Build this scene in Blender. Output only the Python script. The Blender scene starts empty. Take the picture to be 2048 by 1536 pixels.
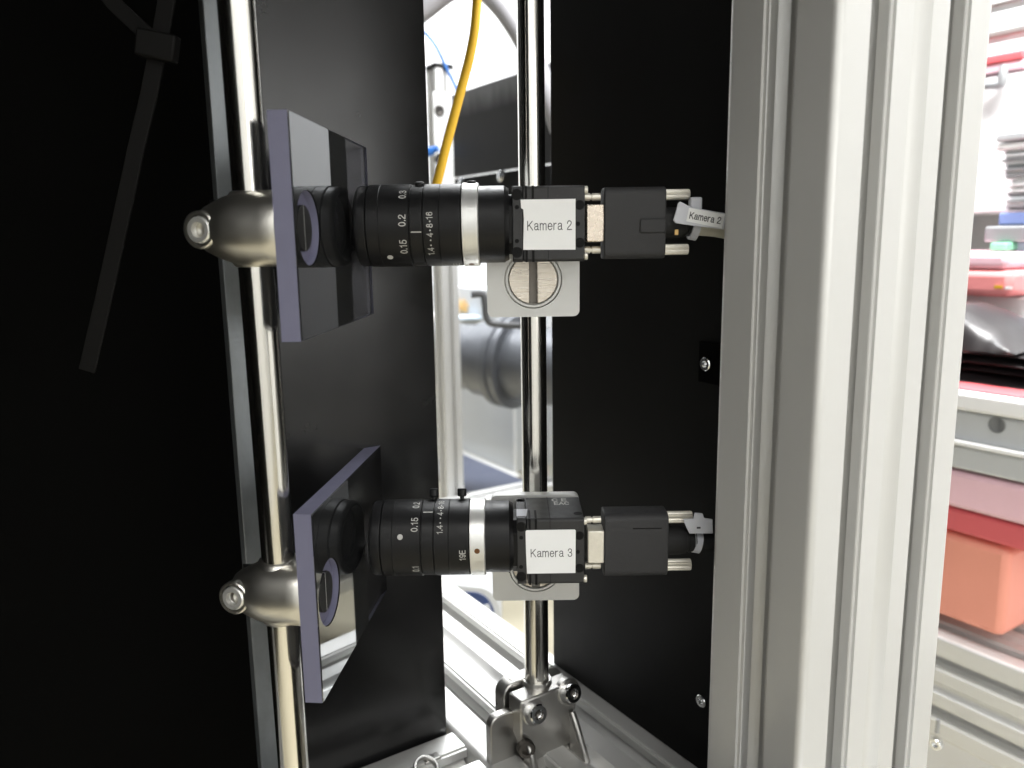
import bpy, bmesh, math, random
from mathutils import Vector, Matrix
from mathutils import noise as mnoise
R = math.radians
rnd = random.Random(7)
scene = bpy.context.scene
COL = scene.collection

# ------------------------------------------------------------------ camera, world, lamps
# All lengths below are millimetres in a frame whose origin is the lens of the photographer's
# camera (x right, y away, z up); Z0 lifts it over the workshop floor.
S = 0.001
Z0 = 1150.0
FPX, PCX, PCY = 1593.0, 1024.0, 768.0
_dn = Vector((129 / FPX, 8912 / FPX, 1.0)).normalized()
_up = -_dn
_fw = (Vector((0, 0, 1)) - Vector((0, 0, 1)).dot(_up) * _up).normalized()
_rt = _fw.cross(_up)


def c2w(c):
    return Vector((_rt.dot(c), _fw.dot(c), _up.dot(c)))


def ray(px, py):
    return c2w(Vector(((px - PCX) / FPX, (py - PCY) / FPX, 1.0)))


def at(px, py, y):                       # the point at depth y seen at pixel px, py of the photograph
    r = ray(px, py)
    return r * (y / r.y)


def onplane(px, py, p, n):
    r = ray(px, py)
    return r * (Vector(p).dot(n) / r.dot(n))


def W(p):
    return Vector((p[0] * S, p[1] * S, (p[2] + Z0) * S))


cam_d = bpy.data.cameras.new("camera")
cam = bpy.data.objects.new("camera", cam_d)
COL.objects.link(cam)
X, Y, Zc = c2w(Vector((1, 0, 0))), c2w(Vector((0, -1, 0))), c2w(Vector((0, 0, -1)))
mw = Matrix(((X.x, Y.x, Zc.x), (X.y, Y.y, Zc.y), (X.z, Y.z, Zc.z))).to_4x4()
mw.translation = W((0, 0, 0))
cam.matrix_world = mw
cam_d.sensor_width = 36
cam_d.lens = FPX * 36 / 2048
cam_d.clip_start = 0.01
cam_d.clip_end = 60
cam_d.dof.use_dof = True
cam_d.dof.focus_distance = 0.335
cam_d.dof.aperture_fstop = 11.5
scene.camera = cam

world = bpy.data.worlds.new("World")
scene.world = world
world.use_nodes = True
bg = world.node_tree.nodes["Background"]
bg.inputs[0].default_value = (0.95, 0.98, 1.0, 1)
bg.inputs[1].default_value = 0.10
scene.view_settings.view_transform = 'Standard'
scene.view_settings.look = 'None'
scene.view_settings.exposure = 0.2
scene.view_settings.gamma = 1


def lamp(name, loc, target, sx, sy, power, col=(1, 1, 1)):
    l = bpy.data.lights.new(name, 'AREA')
    l.shape = 'RECTANGLE'
    l.size, l.size_y = sx * S, sy * S
    l.energy = power
    l.color = col
    o = bpy.data.objects.new(name, l)
    COL.objects.link(o)
    o.location = W(loc)
    o.rotation_euler = (Vector(target) - Vector(loc)).to_track_quat('-Z', 'Y').to_euler()
    return o


KEY = lamp("window_light", (1350, -930, 150), (0, 300, 0), 1500, 620, 8.2, (1.0, 0.992, 0.97))
CEIL = lamp("front_ceiling_light", (150, -1250, 1500), (150, -1800, -300), 2600, 400, 46, (1.0, 0.985, 0.95))
BACK = lamp("rear_ceiling_light", (620, 1550, 1150), (350, 1400, -200), 1000, 1400, 130, (0.97, 0.99, 1.0))
REAR = lamp("rear_wall_fill", (100, 1750, 1250), (100, 2690, 250), 2600, 300, 95, (0.98, 0.99, 1.0))  # added fill that whitens the rear wall in the gap, no known lamp
SIDE = lamp("rack_fill", (420, 490, 880), (440, 660, -60), 420, 180, 27, (1, 0.99, 0.98))  # added fill to brighten the rack, not a known ceiling lamp

PSI = R(33)
U = Vector((-math.sin(PSI), math.cos(PSI), 0))     # frame axis running away to the left
V = Vector((math.cos(PSI), math.sin(PSI), 0))      # frame axis running away to the right
UP = Vector((0, 0, 1))
BASE = -251.0                                       # top of the base beams


def uv(u, v, z=0.0):
    return U * u + V * v + UP * z


# ------------------------------------------------------------------ materials
def nd(nt, t, **kw):
    n = nt.nodes.new(t)
    for k, v in kw.items():
        setattr(n, k, v)
    return n


def mat(name, col, rough=0.5, metal=0.0, spec=0.5, var=0.06, vscale=60, rvar=0.08, bump=0.0, bscale=400,
        stretch=(1, 1, 1), trans=0.0, ior=1.45, sss=0.0, dust=0.0, aniso=0.0, coat=0.0):
    m = bpy.data.materials.new(name)
    m.use_nodes = True
    nt = m.node_tree
    p = nt.nodes["Principled BSDF"]
    p.inputs["Base Color"].default_value = (*col, 1)
    p.inputs["Metallic"].default_value = metal
    p.inputs["Roughness"].default_value = rough
    p.inputs["Specular IOR Level"].default_value = spec
    p.inputs["IOR"].default_value = ior
    p.inputs["Transmission Weight"].default_value = trans
    p.inputs["Coat Weight"].default_value = coat
    if sss:
        p.inputs["Subsurface Weight"].default_value = sss
        p.inputs["Subsurface Radius"].default_value = (0.003, 0.003, 0.004)
    tc = nd(nt, "ShaderNodeTexCoord")
    mp = nd(nt, "ShaderNodeMapping")
    mp.inputs["Scale"].default_value = stretch
    nt.links.new(tc.outputs["Object"], mp.inputs["Vector"])
    if var or rvar:
        nz = nd(nt, "ShaderNodeTexNoise")
        nz.inputs["Scale"].default_value = vscale
        nz.inputs["Detail"].default_value = 6
        nz.inputs["Roughness"].default_value = 0.65
        nt.links.new(mp.outputs[0], nz.inputs["Vector"])
        if var:
            mx = nd(nt, "ShaderNodeMix", data_type='RGBA')
            mx.inputs[6].default_value = tuple(c * (1 - var) for c in col) + (1,)
            mx.inputs[7].default_value = tuple(min(1, c * (1 + var)) for c in col) + (1,)
            nt.links.new(nz.outputs["Fac"], mx.inputs[0])
            out = mx.outputs[2]
            if dust:
                n2 = nd(nt, "ShaderNodeTexNoise")
                n2.inputs["Scale"].default_value = 900
                n2.inputs["Detail"].default_value = 3
                n3 = nd(nt, "ShaderNodeTexNoise")
                n3.inputs["Scale"].default_value = 35
                n3.inputs["Detail"].default_value = 4
                nt.links.new(tc.outputs["Object"], n2.inputs["Vector"])
                nt.links.new(tc.outputs["Object"], n3.inputs["Vector"])
                r2 = nd(nt, "ShaderNodeMapRange")
                r2.inputs[1].default_value, r2.inputs[2].default_value = 0.62, 0.78
                nt.links.new(n2.outputs["Fac"], r2.inputs[0])
                r3 = nd(nt, "ShaderNodeMapRange")
                r3.inputs[1].default_value, r3.inputs[2].default_value = 0.4, 0.75
                nt.links.new(n3.outputs["Fac"], r3.inputs[0])
                mu = nd(nt, "ShaderNodeMath", operation='MULTIPLY')
                nt.links.new(r2.outputs[0], mu.inputs[0])
                nt.links.new(r3.outputs[0], mu.inputs[1])
                mu2 = nd(nt, "ShaderNodeMath", operation='MULTIPLY')
                mu2.inputs[1].default_value = dust
                nt.links.new(mu.outputs[0], mu2.inputs[0])
                mx2 = nd(nt, "ShaderNodeMix", data_type='RGBA')
                nt.links.new(mu2.outputs[0], mx2.inputs[0])
                nt.links.new(out, mx2.inputs[6])
                mx2.inputs[7].default_value = (0.42, 0.41, 0.39, 1)
                out = mx2.outputs[2]
            nt.links.new(out, p.inputs["Base Color"])
        if rvar:
            mr = nd(nt, "ShaderNodeMapRange")
            mr.inputs[1].default_value, mr.inputs[2].default_value = 0.3, 0.7
            mr.inputs[3].default_value, mr.inputs[4].default_value = max(0, rough - rvar), min(1, rough + rvar)
            nt.links.new(nz.outputs["Fac"], mr.inputs[0])
            nt.links.new(mr.outputs[0], p.inputs["Roughness"])
    if bump:
        nb = nd(nt, "ShaderNodeTexNoise")
        nb.inputs["Scale"].default_value = bscale
        nb.inputs["Detail"].default_value = 3
        nt.links.new(mp.outputs[0], nb.inputs["Vector"])
        b = nd(nt, "ShaderNodeBump")
        b.inputs["Strength"].default_value = bump
        b.inputs["Distance"].default_value = 0.0004
        nt.links.new(nb.outputs["Fac"], b.inputs["Height"])
        nt.links.new(b.outputs[0], p.inputs["Normal"])
    return m


M = dict(
    alu=mat("anodised_aluminium", (0.60, 0.598, 0.583), 0.44, 0.5, var=0.03, vscale=25, stretch=(1, 1, 0.03), bump=0.06, bscale=2500),
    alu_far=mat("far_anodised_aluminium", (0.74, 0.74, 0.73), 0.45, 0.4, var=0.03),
    plate=mat("satin_aluminium_plate", (0.60, 0.60, 0.585), 0.42, 0.5, var=0.04, vscale=40, bump=0.06, bscale=3000),
    rod=mat("polished_steel_rod", (0.76, 0.745, 0.70), 0.17, 1.0, var=0.10, vscale=90, rvar=0.05, stretch=(1, 1, 0.04), bump=0.05, bscale=900),
    nickel=mat("satin_nickel_cast", (0.72, 0.70, 0.645), 0.34, 1.0, var=0.03, vscale=120, rvar=0.03, bump=0.07, bscale=2600),
    zinc=mat("zinc_die_cast", (0.50, 0.49, 0.47), 0.34, 1.0, var=0.10, vscale=90, rvar=0.08, bump=0.16, bscale=1300),
    chrome=mat("bright_zinc_screw", (0.80, 0.81, 0.82), 0.14, 1.0, var=0.06, vscale=300, rvar=0.05),
    screw=mat("slotted_screw_steel", (0.60, 0.55, 0.48), 0.30, 1.0, var=0.28, vscale=500, rvar=0.1, stretch=(0.06, 1, 1), bump=0.5, bscale=1400),
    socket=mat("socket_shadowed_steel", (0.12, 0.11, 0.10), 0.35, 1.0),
    black=mat("black_anodised_lens", (0.0055, 0.0055, 0.0058), 0.42, 0.0, 0.3, var=0.2, vscale=200, bump=0.05, bscale=3000, dust=0.10),
    black_ring=mat("black_lens_ring", (0.008, 0.008, 0.0085), 0.36, 0.0, 0.3, var=0.2, vscale=200, dust=0.08),
    body=mat("black_camera_body", (0.022, 0.022, 0.0225), 0.45, 0.0, 0.45, var=0.15, vscale=160, bump=0.12, bscale=3500, dust=0.10),
    hole=mat("black_screw_hole", (0.003, 0.003, 0.003), 0.6, 0, 0.2, var=0, rvar=0),
    plug=mat("black_moulded_plug", (0.033, 0.033, 0.034), 0.62, 0.0, 0.35, var=0.2, vscale=200, bump=0.25, bscale=2500),
    rubber=mat("black_rubber_boot", (0.014, 0.014, 0.014), 0.6, 0.0, 0.3, var=0.1),
    shell=mat("connector_shell", (0.66, 0.58, 0.49), 0.26, 1.0, var=0.16, vscale=500, rvar=0.1, bump=0.12, bscale=700),
    knurl=mat("nickel_thumbscrew", (0.72, 0.69, 0.61), 0.40, 0.7, var=0.12, vscale=500, bump=0.2, bscale=2500),
    silver=mat("silver_lens_band", (0.70, 0.70, 0.68), 0.36, 0.75, var=0.05, vscale=300, bump=0.08, bscale=3000),
    print=mat("white_engraved_print", (0.45, 0.445, 0.42), 0.6, var=0.3, vscale=1500),
    dimprint=mat("grey_engraved_print", (0.22, 0.21, 0.2), 0.6, var=0.3, vscale=1500),
    paper=mat("white_label_paper", (0.80, 0.805, 0.80), 0.7, 0, 0.3, var=0.015, vscale=400, rvar=0),
    ink=mat("black_label_ink", (0.045, 0.045, 0.05), 0.7, 0, 0.2, var=0.1),
    panel=mat("black_laminate_panel", (0.0085, 0.0085, 0.0088), 0.24, 0.0, 0.6, var=0.25, vscale=14, rvar=0.07, bump=0.03, bscale=2000, dust=0.02),
    panel_dull=mat("black_matt_panel", (0.0035, 0.0035, 0.0033), 0.5, 0.0, 0.15, var=0.2, vscale=20, dust=0.02),
    void=mat("black_enclosure_lining", (0.0022, 0.0022, 0.002), 0.9, 0.0, 0.05, var=0.1, vscale=30, rvar=0),
    tie=mat("black_nylon_tie", (0.0055, 0.0053, 0.005), 0.55, 0.0, 0.2, var=0.1),
    strip=mat("dull_aluminium_strip", (0.20, 0.215, 0.225), 0.42, 0.6, var=0.6, vscale=45, rvar=0.12, stretch=(1, 1, 0.5)),
    frosted=mat("frosted_acrylic_edge", (0.13, 0.127, 0.19), 0.5, 0.0, 0.5, var=0.06, vscale=90, bump=0.1, bscale=1500, sss=0.1),
    frosted_edge=mat("frosted_acrylic_sides", (0.185, 0.185, 0.27), 0.45, 0.0, 0.5, var=0.06, vscale=90, bump=0.03, bscale=1500, trans=0.2, ior=1.49),
    mirror=mat("front_mirror", (0.235, 0.243, 0.25), 0.03, 0.95, var=0.05, vscale=60, rvar=0.015),
    rust=mat("brown_set_screw", (0.16, 0.075, 0.03), 0.45, 0.6, var=0.4, vscale=2000),
    yellow=mat("yellow_cable_sheath", (0.60, 0.36, 0.02), 0.5, 0.0, 0.35, var=0.06, vscale=200, bump=0.1, bscale=1500),
    blue=mat("blue_air_tube", (0.03, 0.15, 0.5), 0.35, 0.0, 0.5),
    cream_cable=mat("cream_cable_sheath", (0.50, 0.48, 0.40), 0.5, 0, 0.4, var=0.05),
    nylon=mat("translucent_nylon", (0.55, 0.56, 0.60), 0.42, 0, 0.4, var=0.04, sss=0.3),
    wall=mat("white_wall_paint", (0.82, 0.83, 0.84), 0.7, var=0.02, vscale=3),
    grey_wall=mat("grey_cabinet_paint", (0.50, 0.52, 0.54), 0.55, var=0.03, vscale=10, bump=0.05, bscale=600),
    floor=mat("cream_floor_lino", (0.58, 0.53, 0.40), 0.5, var=0.06, vscale=8),
    navy=mat("navy_plastic", (0.035, 0.06, 0.16), 0.4, var=0.1),
    darkblue=mat("dark_slate_lid", (0.08, 0.09, 0.13), 0.4, var=0.25, vscale=20),
    duct=mat("grey_duct_pipe", (0.15, 0.158, 0.175), 0.42, 0.3, var=0.12, vscale=30),
    hose=mat("grey_rubber_hose", (0.30, 0.30, 0.32), 0.5, var=0.08),
    red=mat("red_plastic_bin", (0.70, 0.13, 0.145), 0.45, var=0.06, vscale=12),
    salmon=mat("salmon_plastic_bin", (0.86, 0.35, 0.26), 0.5, var=0.05, vscale=12),
    pink=mat("pale_pink_plastic", (0.84, 0.55, 0.62), 0.5, var=0.04),  # pale tone stands in for the haze over the rack
    white=mat("white_plastic", (0.82, 0.82, 0.82), 0.5, var=0.02),
    midgrey=mat("mid_grey_metal", (0.34, 0.35, 0.36), 0.45, 0.3, var=0.08),
    palegrey=mat("pale_grey_metal", (0.58, 0.60, 0.62), 0.5, 0.2, var=0.04),
    bag=mat("black_film_bag", (0.035, 0.032, 0.033), 0.36, 0, 0.5, var=0.3, vscale=15, bump=0.3, bscale=60),
    bluebox=mat("blue_crate_plastic", (0.22, 0.30, 0.58), 0.45, var=0.1),
    green=mat("green_crate_plastic", (0.22, 0.55, 0.36), 0.45, var=0.08),
    worn=mat('dark_slot_steel', (0.20, 0.185, 0.165), 0.45, 0.8, var=0.3, vscale=300),  # darker steel for the slot floors of the camera mounts
    trunk=mat('grey_trunking', (0.22, 0.22, 0.21), 0.6),
    darkgrey=mat('dark_grey_paint', (0.06, 0.062, 0.065), 0.5),
    palered=mat("hazed_red_plastic", (0.80, 0.28, 0.28), 0.5, var=0.05),  # red paled to put the hazy, overexposed look into the colour
    straw=mat("straw_packing", (0.60, 0.40, 0.16), 0.8, var=0.4, vscale=80),
    sheet=mat("blue_white_sheet", (0.55, 0.66, 0.78), 0.5, var=0.2, vscale=20),
)


def acrylic():
    m = bpy.data.materials.new("clear_acrylic")
    m.use_nodes = True
    p = m.node_tree.nodes["Principled BSDF"]
    p.inputs["Base Color"].default_value = (0.93, 0.93, 0.97, 1)
    p.inputs["Transmission Weight"].default_value = 1
    p.inputs["Roughness"].default_value = 0.01
    p.inputs["IOR"].default_value = 1.49
    return m


M['acrylic'] = acrylic()


def scratched_panel():
    m = mat("scratched_black_panel", (0.020, 0.020, 0.021), 0.4, 0, 0.4, var=0.3, vscale=8)
    nt = m.node_tree
    p = nt.nodes["Principled BSDF"]
    tc = nd(nt, "ShaderNodeTexCoord")
    sp = nd(nt, "ShaderNodeSeparateXYZ")
    nt.links.new(tc.outputs["Generated"], sp.inputs[0])
    mp = nd(nt, "ShaderNodeMapping")
    mp.inputs["Scale"].default_value = (40, 40, 7)
    nt.links.new(tc.outputs["Object"], mp.inputs[0])
    nz = nd(nt, "ShaderNodeTexNoise")
    nz.inputs["Scale"].default_value = 1.6
    nz.inputs["Detail"].default_value = 8
    nt.links.new(mp.outputs[0], nz.inputs[0])
    r1 = nd(nt, "ShaderNodeMapRange")
    r1.inputs[1].default_value, r1.inputs[2].default_value = 0.66, 1.0
    nt.links.new(sp.outputs[2], r1.inputs[0])
    mu = nd(nt, "ShaderNodeMath", operation='MULTIPLY')
    nt.links.new(r1.outputs[0], mu.inputs[0])
    nt.links.new(nz.outputs["Fac"], mu.inputs[1])
    r2 = nd(nt, "ShaderNodeMapRange")
    r2.inputs[1].default_value, r2.inputs[2].default_value = 0.04, 0.42
    r2.inputs[4].default_value = 0.5
    nt.links.new(mu.outputs[0], r2.inputs[0])
    mx = nd(nt, "ShaderNodeMix", data_type='RGBA')
    mx.inputs[6].default_value = (0.02, 0.02, 0.021, 1)
    mx.inputs[7].default_value = (0.33, 0.34, 0.36, 1)
    nt.links.new(r2.outputs[0], mx.inputs[0])
    nt.links.new(mx.outputs[2], p.inputs["Base Color"])
    return m


M['scratched'] = scratched_panel()


# ------------------------------------------------------------------ mesh helpers
class MB:
    def __init__(s):
        s.v, s.f, s.mi, s.cur = [], [], [], 0

    def add(s, vs, fs):
        o = len(s.v)
        s.v += [Vector(p) for p in vs]
        for f in fs:
            s.f.append([i + o for i in f])
            s.mi.append(s.cur)
        return s

    def box(s, c, d, ax=None):
        c = Vector(c)
        a = ax or (Vector((1, 0, 0)), Vector((0, 1, 0)), Vector((0, 0, 1)))
        vs = [c + a[0] * (x * d[0] / 2) + a[1] * (y * d[1] / 2) + a[2] * (z * d[2] / 2)
              for x in (-1, 1) for y in (-1, 1) for z in (-1, 1)]
        return s.add(vs, [(0, 1, 3, 2), (4, 6, 7, 5), (0, 4, 5, 1), (2, 3, 7, 6), (0, 2, 6, 4), (1, 5, 7, 3)])

    def lathe(s, prof, o=(0, 0, 0), ax=(1, 0, 0), n=48, cap=True, close=False):
        """prof: list of (distance along axis, radius)"""
        o = Vector(o)
        a = Vector(ax).normalized()
        h = Vector((0, 0, 1)) if abs(a.z) < 0.9 else Vector((1, 0, 0))
        e1 = (h - a * h.dot(a)).normalized()
        e2 = a.cross(e1)
        vs, fs = [], []
        for d, r in prof:
            for i in range(n):
                t = 2 * math.pi * i / n
                vs.append(o + a * d + (e1 * math.cos(t) + e2 * math.sin(t)) * r)
        k = len(prof)
        for j in range(k - 1 + (1 if close else 0)):
            j2 = (j + 1) % k
            for i in range(n):
                i2 = (i + 1) % n
                fs.append((j * n + i, j * n + i2, j2 * n + i2, j2 * n + i))
        if cap and not close:
            fs.append(tuple(range(n))[::-1])
            fs.append(tuple((k - 1) * n + i for i in range(n)))
        return s.add(vs, fs)

    def cyl(s, a, b, r, n=24, r2=None):
        a, b = Vector(a), Vector(b)
        return s.lathe([(0, r), ((b - a).length, r if r2 is None else r2)], a, b - a, n)

    def extrude(s, poly, o, e1, e2, e3, L):
        o = Vector(o)
        n = len(poly)
        vs = [o + e1 * p + e2 * q for p, q in poly] + [o + e1 * p + e2 * q + e3 * L for p, q in poly]
        fs = [(i, (i + 1) % n, n + (i + 1) % n, n + i) for i in range(n)]
        fs += [tuple(range(n))[::-1], tuple(range(n, 2 * n))]
        return s.add(vs, fs)

    def tube(s, pts, r, n=14, flat=None):
        pts = [Vector(p) for p in pts]
        fine = []
        for i in range(len(pts) - 1):              # Catmull-Rom through the points
            p0, p1, p2, p3 = pts[max(0, i - 1)], pts[i], pts[i + 1], pts[min(len(pts) - 1, i + 2)]
            for k in range(8):
                t = k / 8
                fine.append(0.5 * ((2 * p1) + (p2 - p0) * t + (2 * p0 - 5 * p1 + 4 * p2 - p3) * t * t
                                   + (3 * p1 - p0 - 3 * p2 + p3) * t ** 3))
        fine.append(pts[-1])
        vs, fs = [], []
        e = None
        for i, p in enumerate(fine):
            d = (fine[min(i + 1, len(fine) - 1)] - fine[max(i - 1, 0)]).normalized()
            if e is None:
                h = Vector((0, 0, 1)) if abs(d.z) < 0.9 else Vector((1, 0, 0))
                e = (h - d * h.dot(d)).normalized()
            e = (e - d * e.dot(d)).normalized()
            g = d.cross(e)
            for k in range(n):
                t = 2 * math.pi * k / n
                vs.append(p + e * math.cos(t) * r + g * math.sin(t) * (flat or r))
        m = len(fine)
        for j in range(m - 1):
            for k in range(n):
                fs.append((j * n + k, j * n + (k + 1) % n, (j + 1) * n + (k + 1) % n, (j + 1) * n + k))
        fs.append(tuple(range(n))[::-1])
        fs.append(tuple((m - 1) * n + k for k in range(n)))
        return s.add(vs, fs)


def make(name, mb, m, parent=None, origin=None, rot=None, bevel=0.0, angle=35, seg=2, holes=None):
    """Link an MB as ONE mesh object. Without parent its vertices are in the mm frame above."""
    vs = mb.v
    if parent is None:
        if origin is None:
            xs, ys, zs = [p.x for p in vs], [p.y for p in vs], [p.z for p in vs]
            origin = Vector(((min(xs) + max(xs)) / 2, (min(ys) + max(ys)) / 2, min(zs)))
        loc = W(origin)
        o3 = Vector(origin)
    else:
        loc, o3 = Vector((0, 0, 0)), Vector((0, 0, 0))
    me = bpy.data.meshes.new(name)
    me.from_pydata([tuple((p - o3) * S) for p in vs], [], mb.f)
    ms = m if isinstance(m, (list, tuple)) else [m]
    for q in ms:
        me.materials.append(q)
    me.polygons.foreach_set("material_index", mb.mi)
    bm = bmesh.new()
    bm.from_mesh(me)
    bmesh.ops.recalc_face_normals(bm, faces=bm.faces)
    bm.to_mesh(me)
    bm.free()
    me.shade_smooth()
    me.set_sharp_from_angle(angle=R(angle))
    o = bpy.data.objects.new(name, me)
    COL.objects.link(o)
    o.location = loc
    if parent is not None:
        o.parent = parent
    if name in ("profile", "aluminium_column", "base_beam", "cross_beam", "far_rail"):
        w = o.modifiers.new("weighted", 'WEIGHTED_NORMAL')
        w.keep_sharp = True
        w.weight = 100
    if bevel:
        b = o.modifiers.new("bevel", 'BEVEL')
        b.width = bevel * S
        b.segments = seg
        b.limit_method = 'ANGLE'
        b.angle_limit = R(40)
        b.harden_normals = False
    return o


def tag(o, label, cat, group=None):
    o['label'] = label
    o['category'] = cat
    if group:
        o['group'] = group
    return o


def thing(name, label, cat, loc, group=None, mat3=None):
    o = bpy.data.objects.new(name, None)
    COL.objects.link(o)
    o.empty_display_size = 0.01
    m = (mat3 or Matrix.Identity(3)).to_4x4()
    m.translation = W(loc)
    o.matrix_world = m
    return tag(o, label, cat, group)


def frame3(ex, ey, ez):
    return Matrix(((ex.x, ey.x, ez.x), (ex.y, ey.y, ez.y), (ex.z, ey.z, ez.z)))


def _ell(cx, cy, rx, ry, a0=90, a1=450, n=20):
    return [(cx + rx * math.cos(R(a0 + (a1 - a0) * i / n)), cy + ry * math.sin(R(a0 + (a1 - a0) * i / n))) for i in range(n + 1)]


def _cv(*pts):                                        # smooth curve through points
    out = []
    for i in range(len(pts) - 1):
        p0, p1, p2, p3 = pts[max(0, i - 1)], pts[i], pts[i + 1], pts[min(len(pts) - 1, i + 2)]
        for k in range(5):
            t = k / 5
            out.append(tuple(0.5 * (2 * b + (c - a) * t + (2 * a - 5 * b + 4 * c - d) * t * t + (3 * b - a - 3 * c + d) * t ** 3)
                             for a, b, c, d in zip(p0, p1, p2, p3)))
    return out + [pts[-1]]


_NINE = [(0.56 - x, 1 - y) for x, y in _cv((0.5, 0.83), (0.4, 0.97), (0.27, 1), (0.1, 0.86), (0.03, 0.5), (0.03, 0.3))]
GLYPH = {                                             # plain sans strokes: cap height 1
    'K': (0.68, [[(0, 0), (0, 1)], [(0.6, 1), (0.0, 0.37)], [(0.2, 0.58), (0.65, 0)]]),
    'a': (0.56, [_cv((0.05, 0.55), (0.1, 0.68), (0.27, 0.735), (0.44, 0.66), (0.46, 0.5), (0.46, 0.16), (0.49, 0.03), (0.55, 0.01)),
                 _cv((0.46, 0.44), (0.28, 0.40), (0.08, 0.34), (0.02, 0.19), (0.08, 0.05), (0.2, 0.005), (0.36, 0.06), (0.46, 0.2))]),
    'm': (0.80, [[(0, 0), (0, 0.73)], _cv((0, 0.5), (0.07, 0.67), (0.21, 0.735), (0.34, 0.67), (0.38, 0.5)) + [(0.38, 0)],
                 _cv((0.38, 0.5), (0.46, 0.67), (0.6, 0.735), (0.73, 0.67), (0.77, 0.5)) + [(0.77, 0)]]),
    'e': (0.58, [[(0.05, 0.39), (0.54, 0.39)] + _ell(0.29, 0.365, 0.26, 0.37, 3, 325)]),
    'r': (0.34, [[(0, 0), (0, 0.73)], _cv((0, 0.42), (0.05, 0.6), (0.16, 0.71), (0.3, 0.725))]),
    'C': (0.66, [_ell(0.36, 0.5, 0.34, 0.5, 40, 320)]),
    'E': (0.55, [[(0.5, 1), (0, 1), (0, 0), (0.52, 0)], [(0, 0.52), (0.46, 0.52)]]),
    'A': (0.62, [[(0, 0), (0.31, 1), (0.62, 0)], [(0.1, 0.34), (0.52, 0.34)]]),
    '0': (0.56, [_ell(0.28, 0.5, 0.25, 0.5)]),
    '1': (0.44, [[(0.06, 0.78), (0.2, 0.84), (0.29, 1), (0.29, 0)]]),
    '2': (0.58, [_cv((0.04, 0.7), (0.09, 0.9), (0.29, 1), (0.49, 0.9), (0.52, 0.71), (0.42, 0.52), (0.22, 0.33), (0.08, 0.17), (0.03, 0.0)) + [(0.56, 0)]]),
    '3': (0.58, [_cv((0.04, 0.75), (0.1, 0.93), (0.28, 1), (0.46, 0.92), (0.5, 0.75), (0.42, 0.58), (0.22, 0.535)),
                 _cv((0.22, 0.535), (0.43, 0.49), (0.54, 0.29), (0.46, 0.07), (0.27, 0), (0.09, 0.07), (0.02, 0.26))]),
    '4': (0.58, [[(0.43, 0), (0.43, 1), (0.01, 0.29), (0.58, 0.29)]]),
    '5': (0.57, [[(0.5, 1), (0.13, 1)] + _cv((0.07, 0.48), (0.27, 0.62), (0.48, 0.52), (0.54, 0.3), (0.46, 0.07), (0.26, 0), (0.08, 0.07), (0.01, 0.24))]),
    '6': (0.57, [[(0.56 - x, 1 - y) for x, y in _NINE], _ell(0.28, 0.31, 0.25, 0.31)]),
    '8': (0.57, [_ell(0.28, 0.76, 0.21, 0.24), _ell(0.28, 0.26, 0.26, 0.26)]),
    '9': (0.57, [_NINE, _ell(0.28, 0.69, 0.25, 0.31)]),
    '.': (0.12, [[(0.05, -0.01), (0.05, 0.1)]]),
    ' ': (0.24, []),
}


def text_mesh(s, width=None, height=None, bold=0.0):
    """flat stroked lettering as (x, y, layer) in mm and faces, centred"""
    x, st = 0.0, []
    for ch in s:
        w, strokes = GLYPH[ch]
        st += [[(px + x, py) for px, py in q] for q in strokes]
        x += w + 0.2
    hw = 0.052 + bold
    x0, x1 = min(p[0] for q in st for p in q) - hw, max(p[0] for q in st for p in q) + hw
    k = (width / (x1 - x0)) if width else height
    ky = height if height else k
    vs, fs = [], []
    for li, q in enumerate(st):
        q = [Vector((a, b)) for a, b in q]
        n = len(q)
        o = len(vs)
        for i, p in enumerate(q):
            d0 = (q[i] - q[i - 1]).normalized() if i else None
            d1 = (q[i + 1] - q[i]).normalized() if i < n - 1 else None
            d = ((d0 or d1) + (d1 or d0)).normalized()
            nrm = Vector((-d.y, d.x))
            c = max(0.45, abs(nrm.dot(Vector((-(d1 or d0).y, (d1 or d0).x)))))
            p = p + d * (hw * (-1 if i == 0 else 1 if i == n - 1 else 0))
            for sg in (-1, 1):
                e = p + nrm * (sg * hw / c)
                vs.append(((e.x - (x0 + x1) / 2) * k, (e.y - 0.5) * ky, li % 4))
        for i in range(n - 1):
            fs.append((o + 2 * i, o + 2 * i + 1, o + 2 * i + 3, o + 2 * i + 2))
    return vs, fs


# ------------------------------------------------------------------ slotted aluminium profiles
def slot_pts(c, k):
    """one T-slot centred at c on a side: (along, depth)"""
    return [(c - 6.1 * k, 0), (c - 5.9 * k, 0.9 * k), (c - 4.7 * k, 0.9 * k), (c - 4.5 * k, 1.3 * k), (c - 4.5 * k, 4.6 * k),
            (c - 8.3 * k, 4.6 * k), (c - 8.3 * k, 7.2 * k), (c - 4.5 * k, 10.5 * k), (c + 4.5 * k, 10.5 * k), (c + 8.3 * k, 7.2 * k),
            (c + 8.3 * k, 4.6 * k), (c + 4.5 * k, 4.6 * k), (c + 4.5 * k, 1.3 * k), (c + 4.7 * k, 0.9 * k), (c + 5.9 * k, 0.9 * k), (c + 6.1 * k, 0)]


def vee_pts(c, k):
    r = []
    for i in range(9):
        t = i / 8
        r.append((c + (t - 0.5) * 9.6 * k, 3.4 * k * math.sin(math.pi * t)))
    return r


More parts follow.
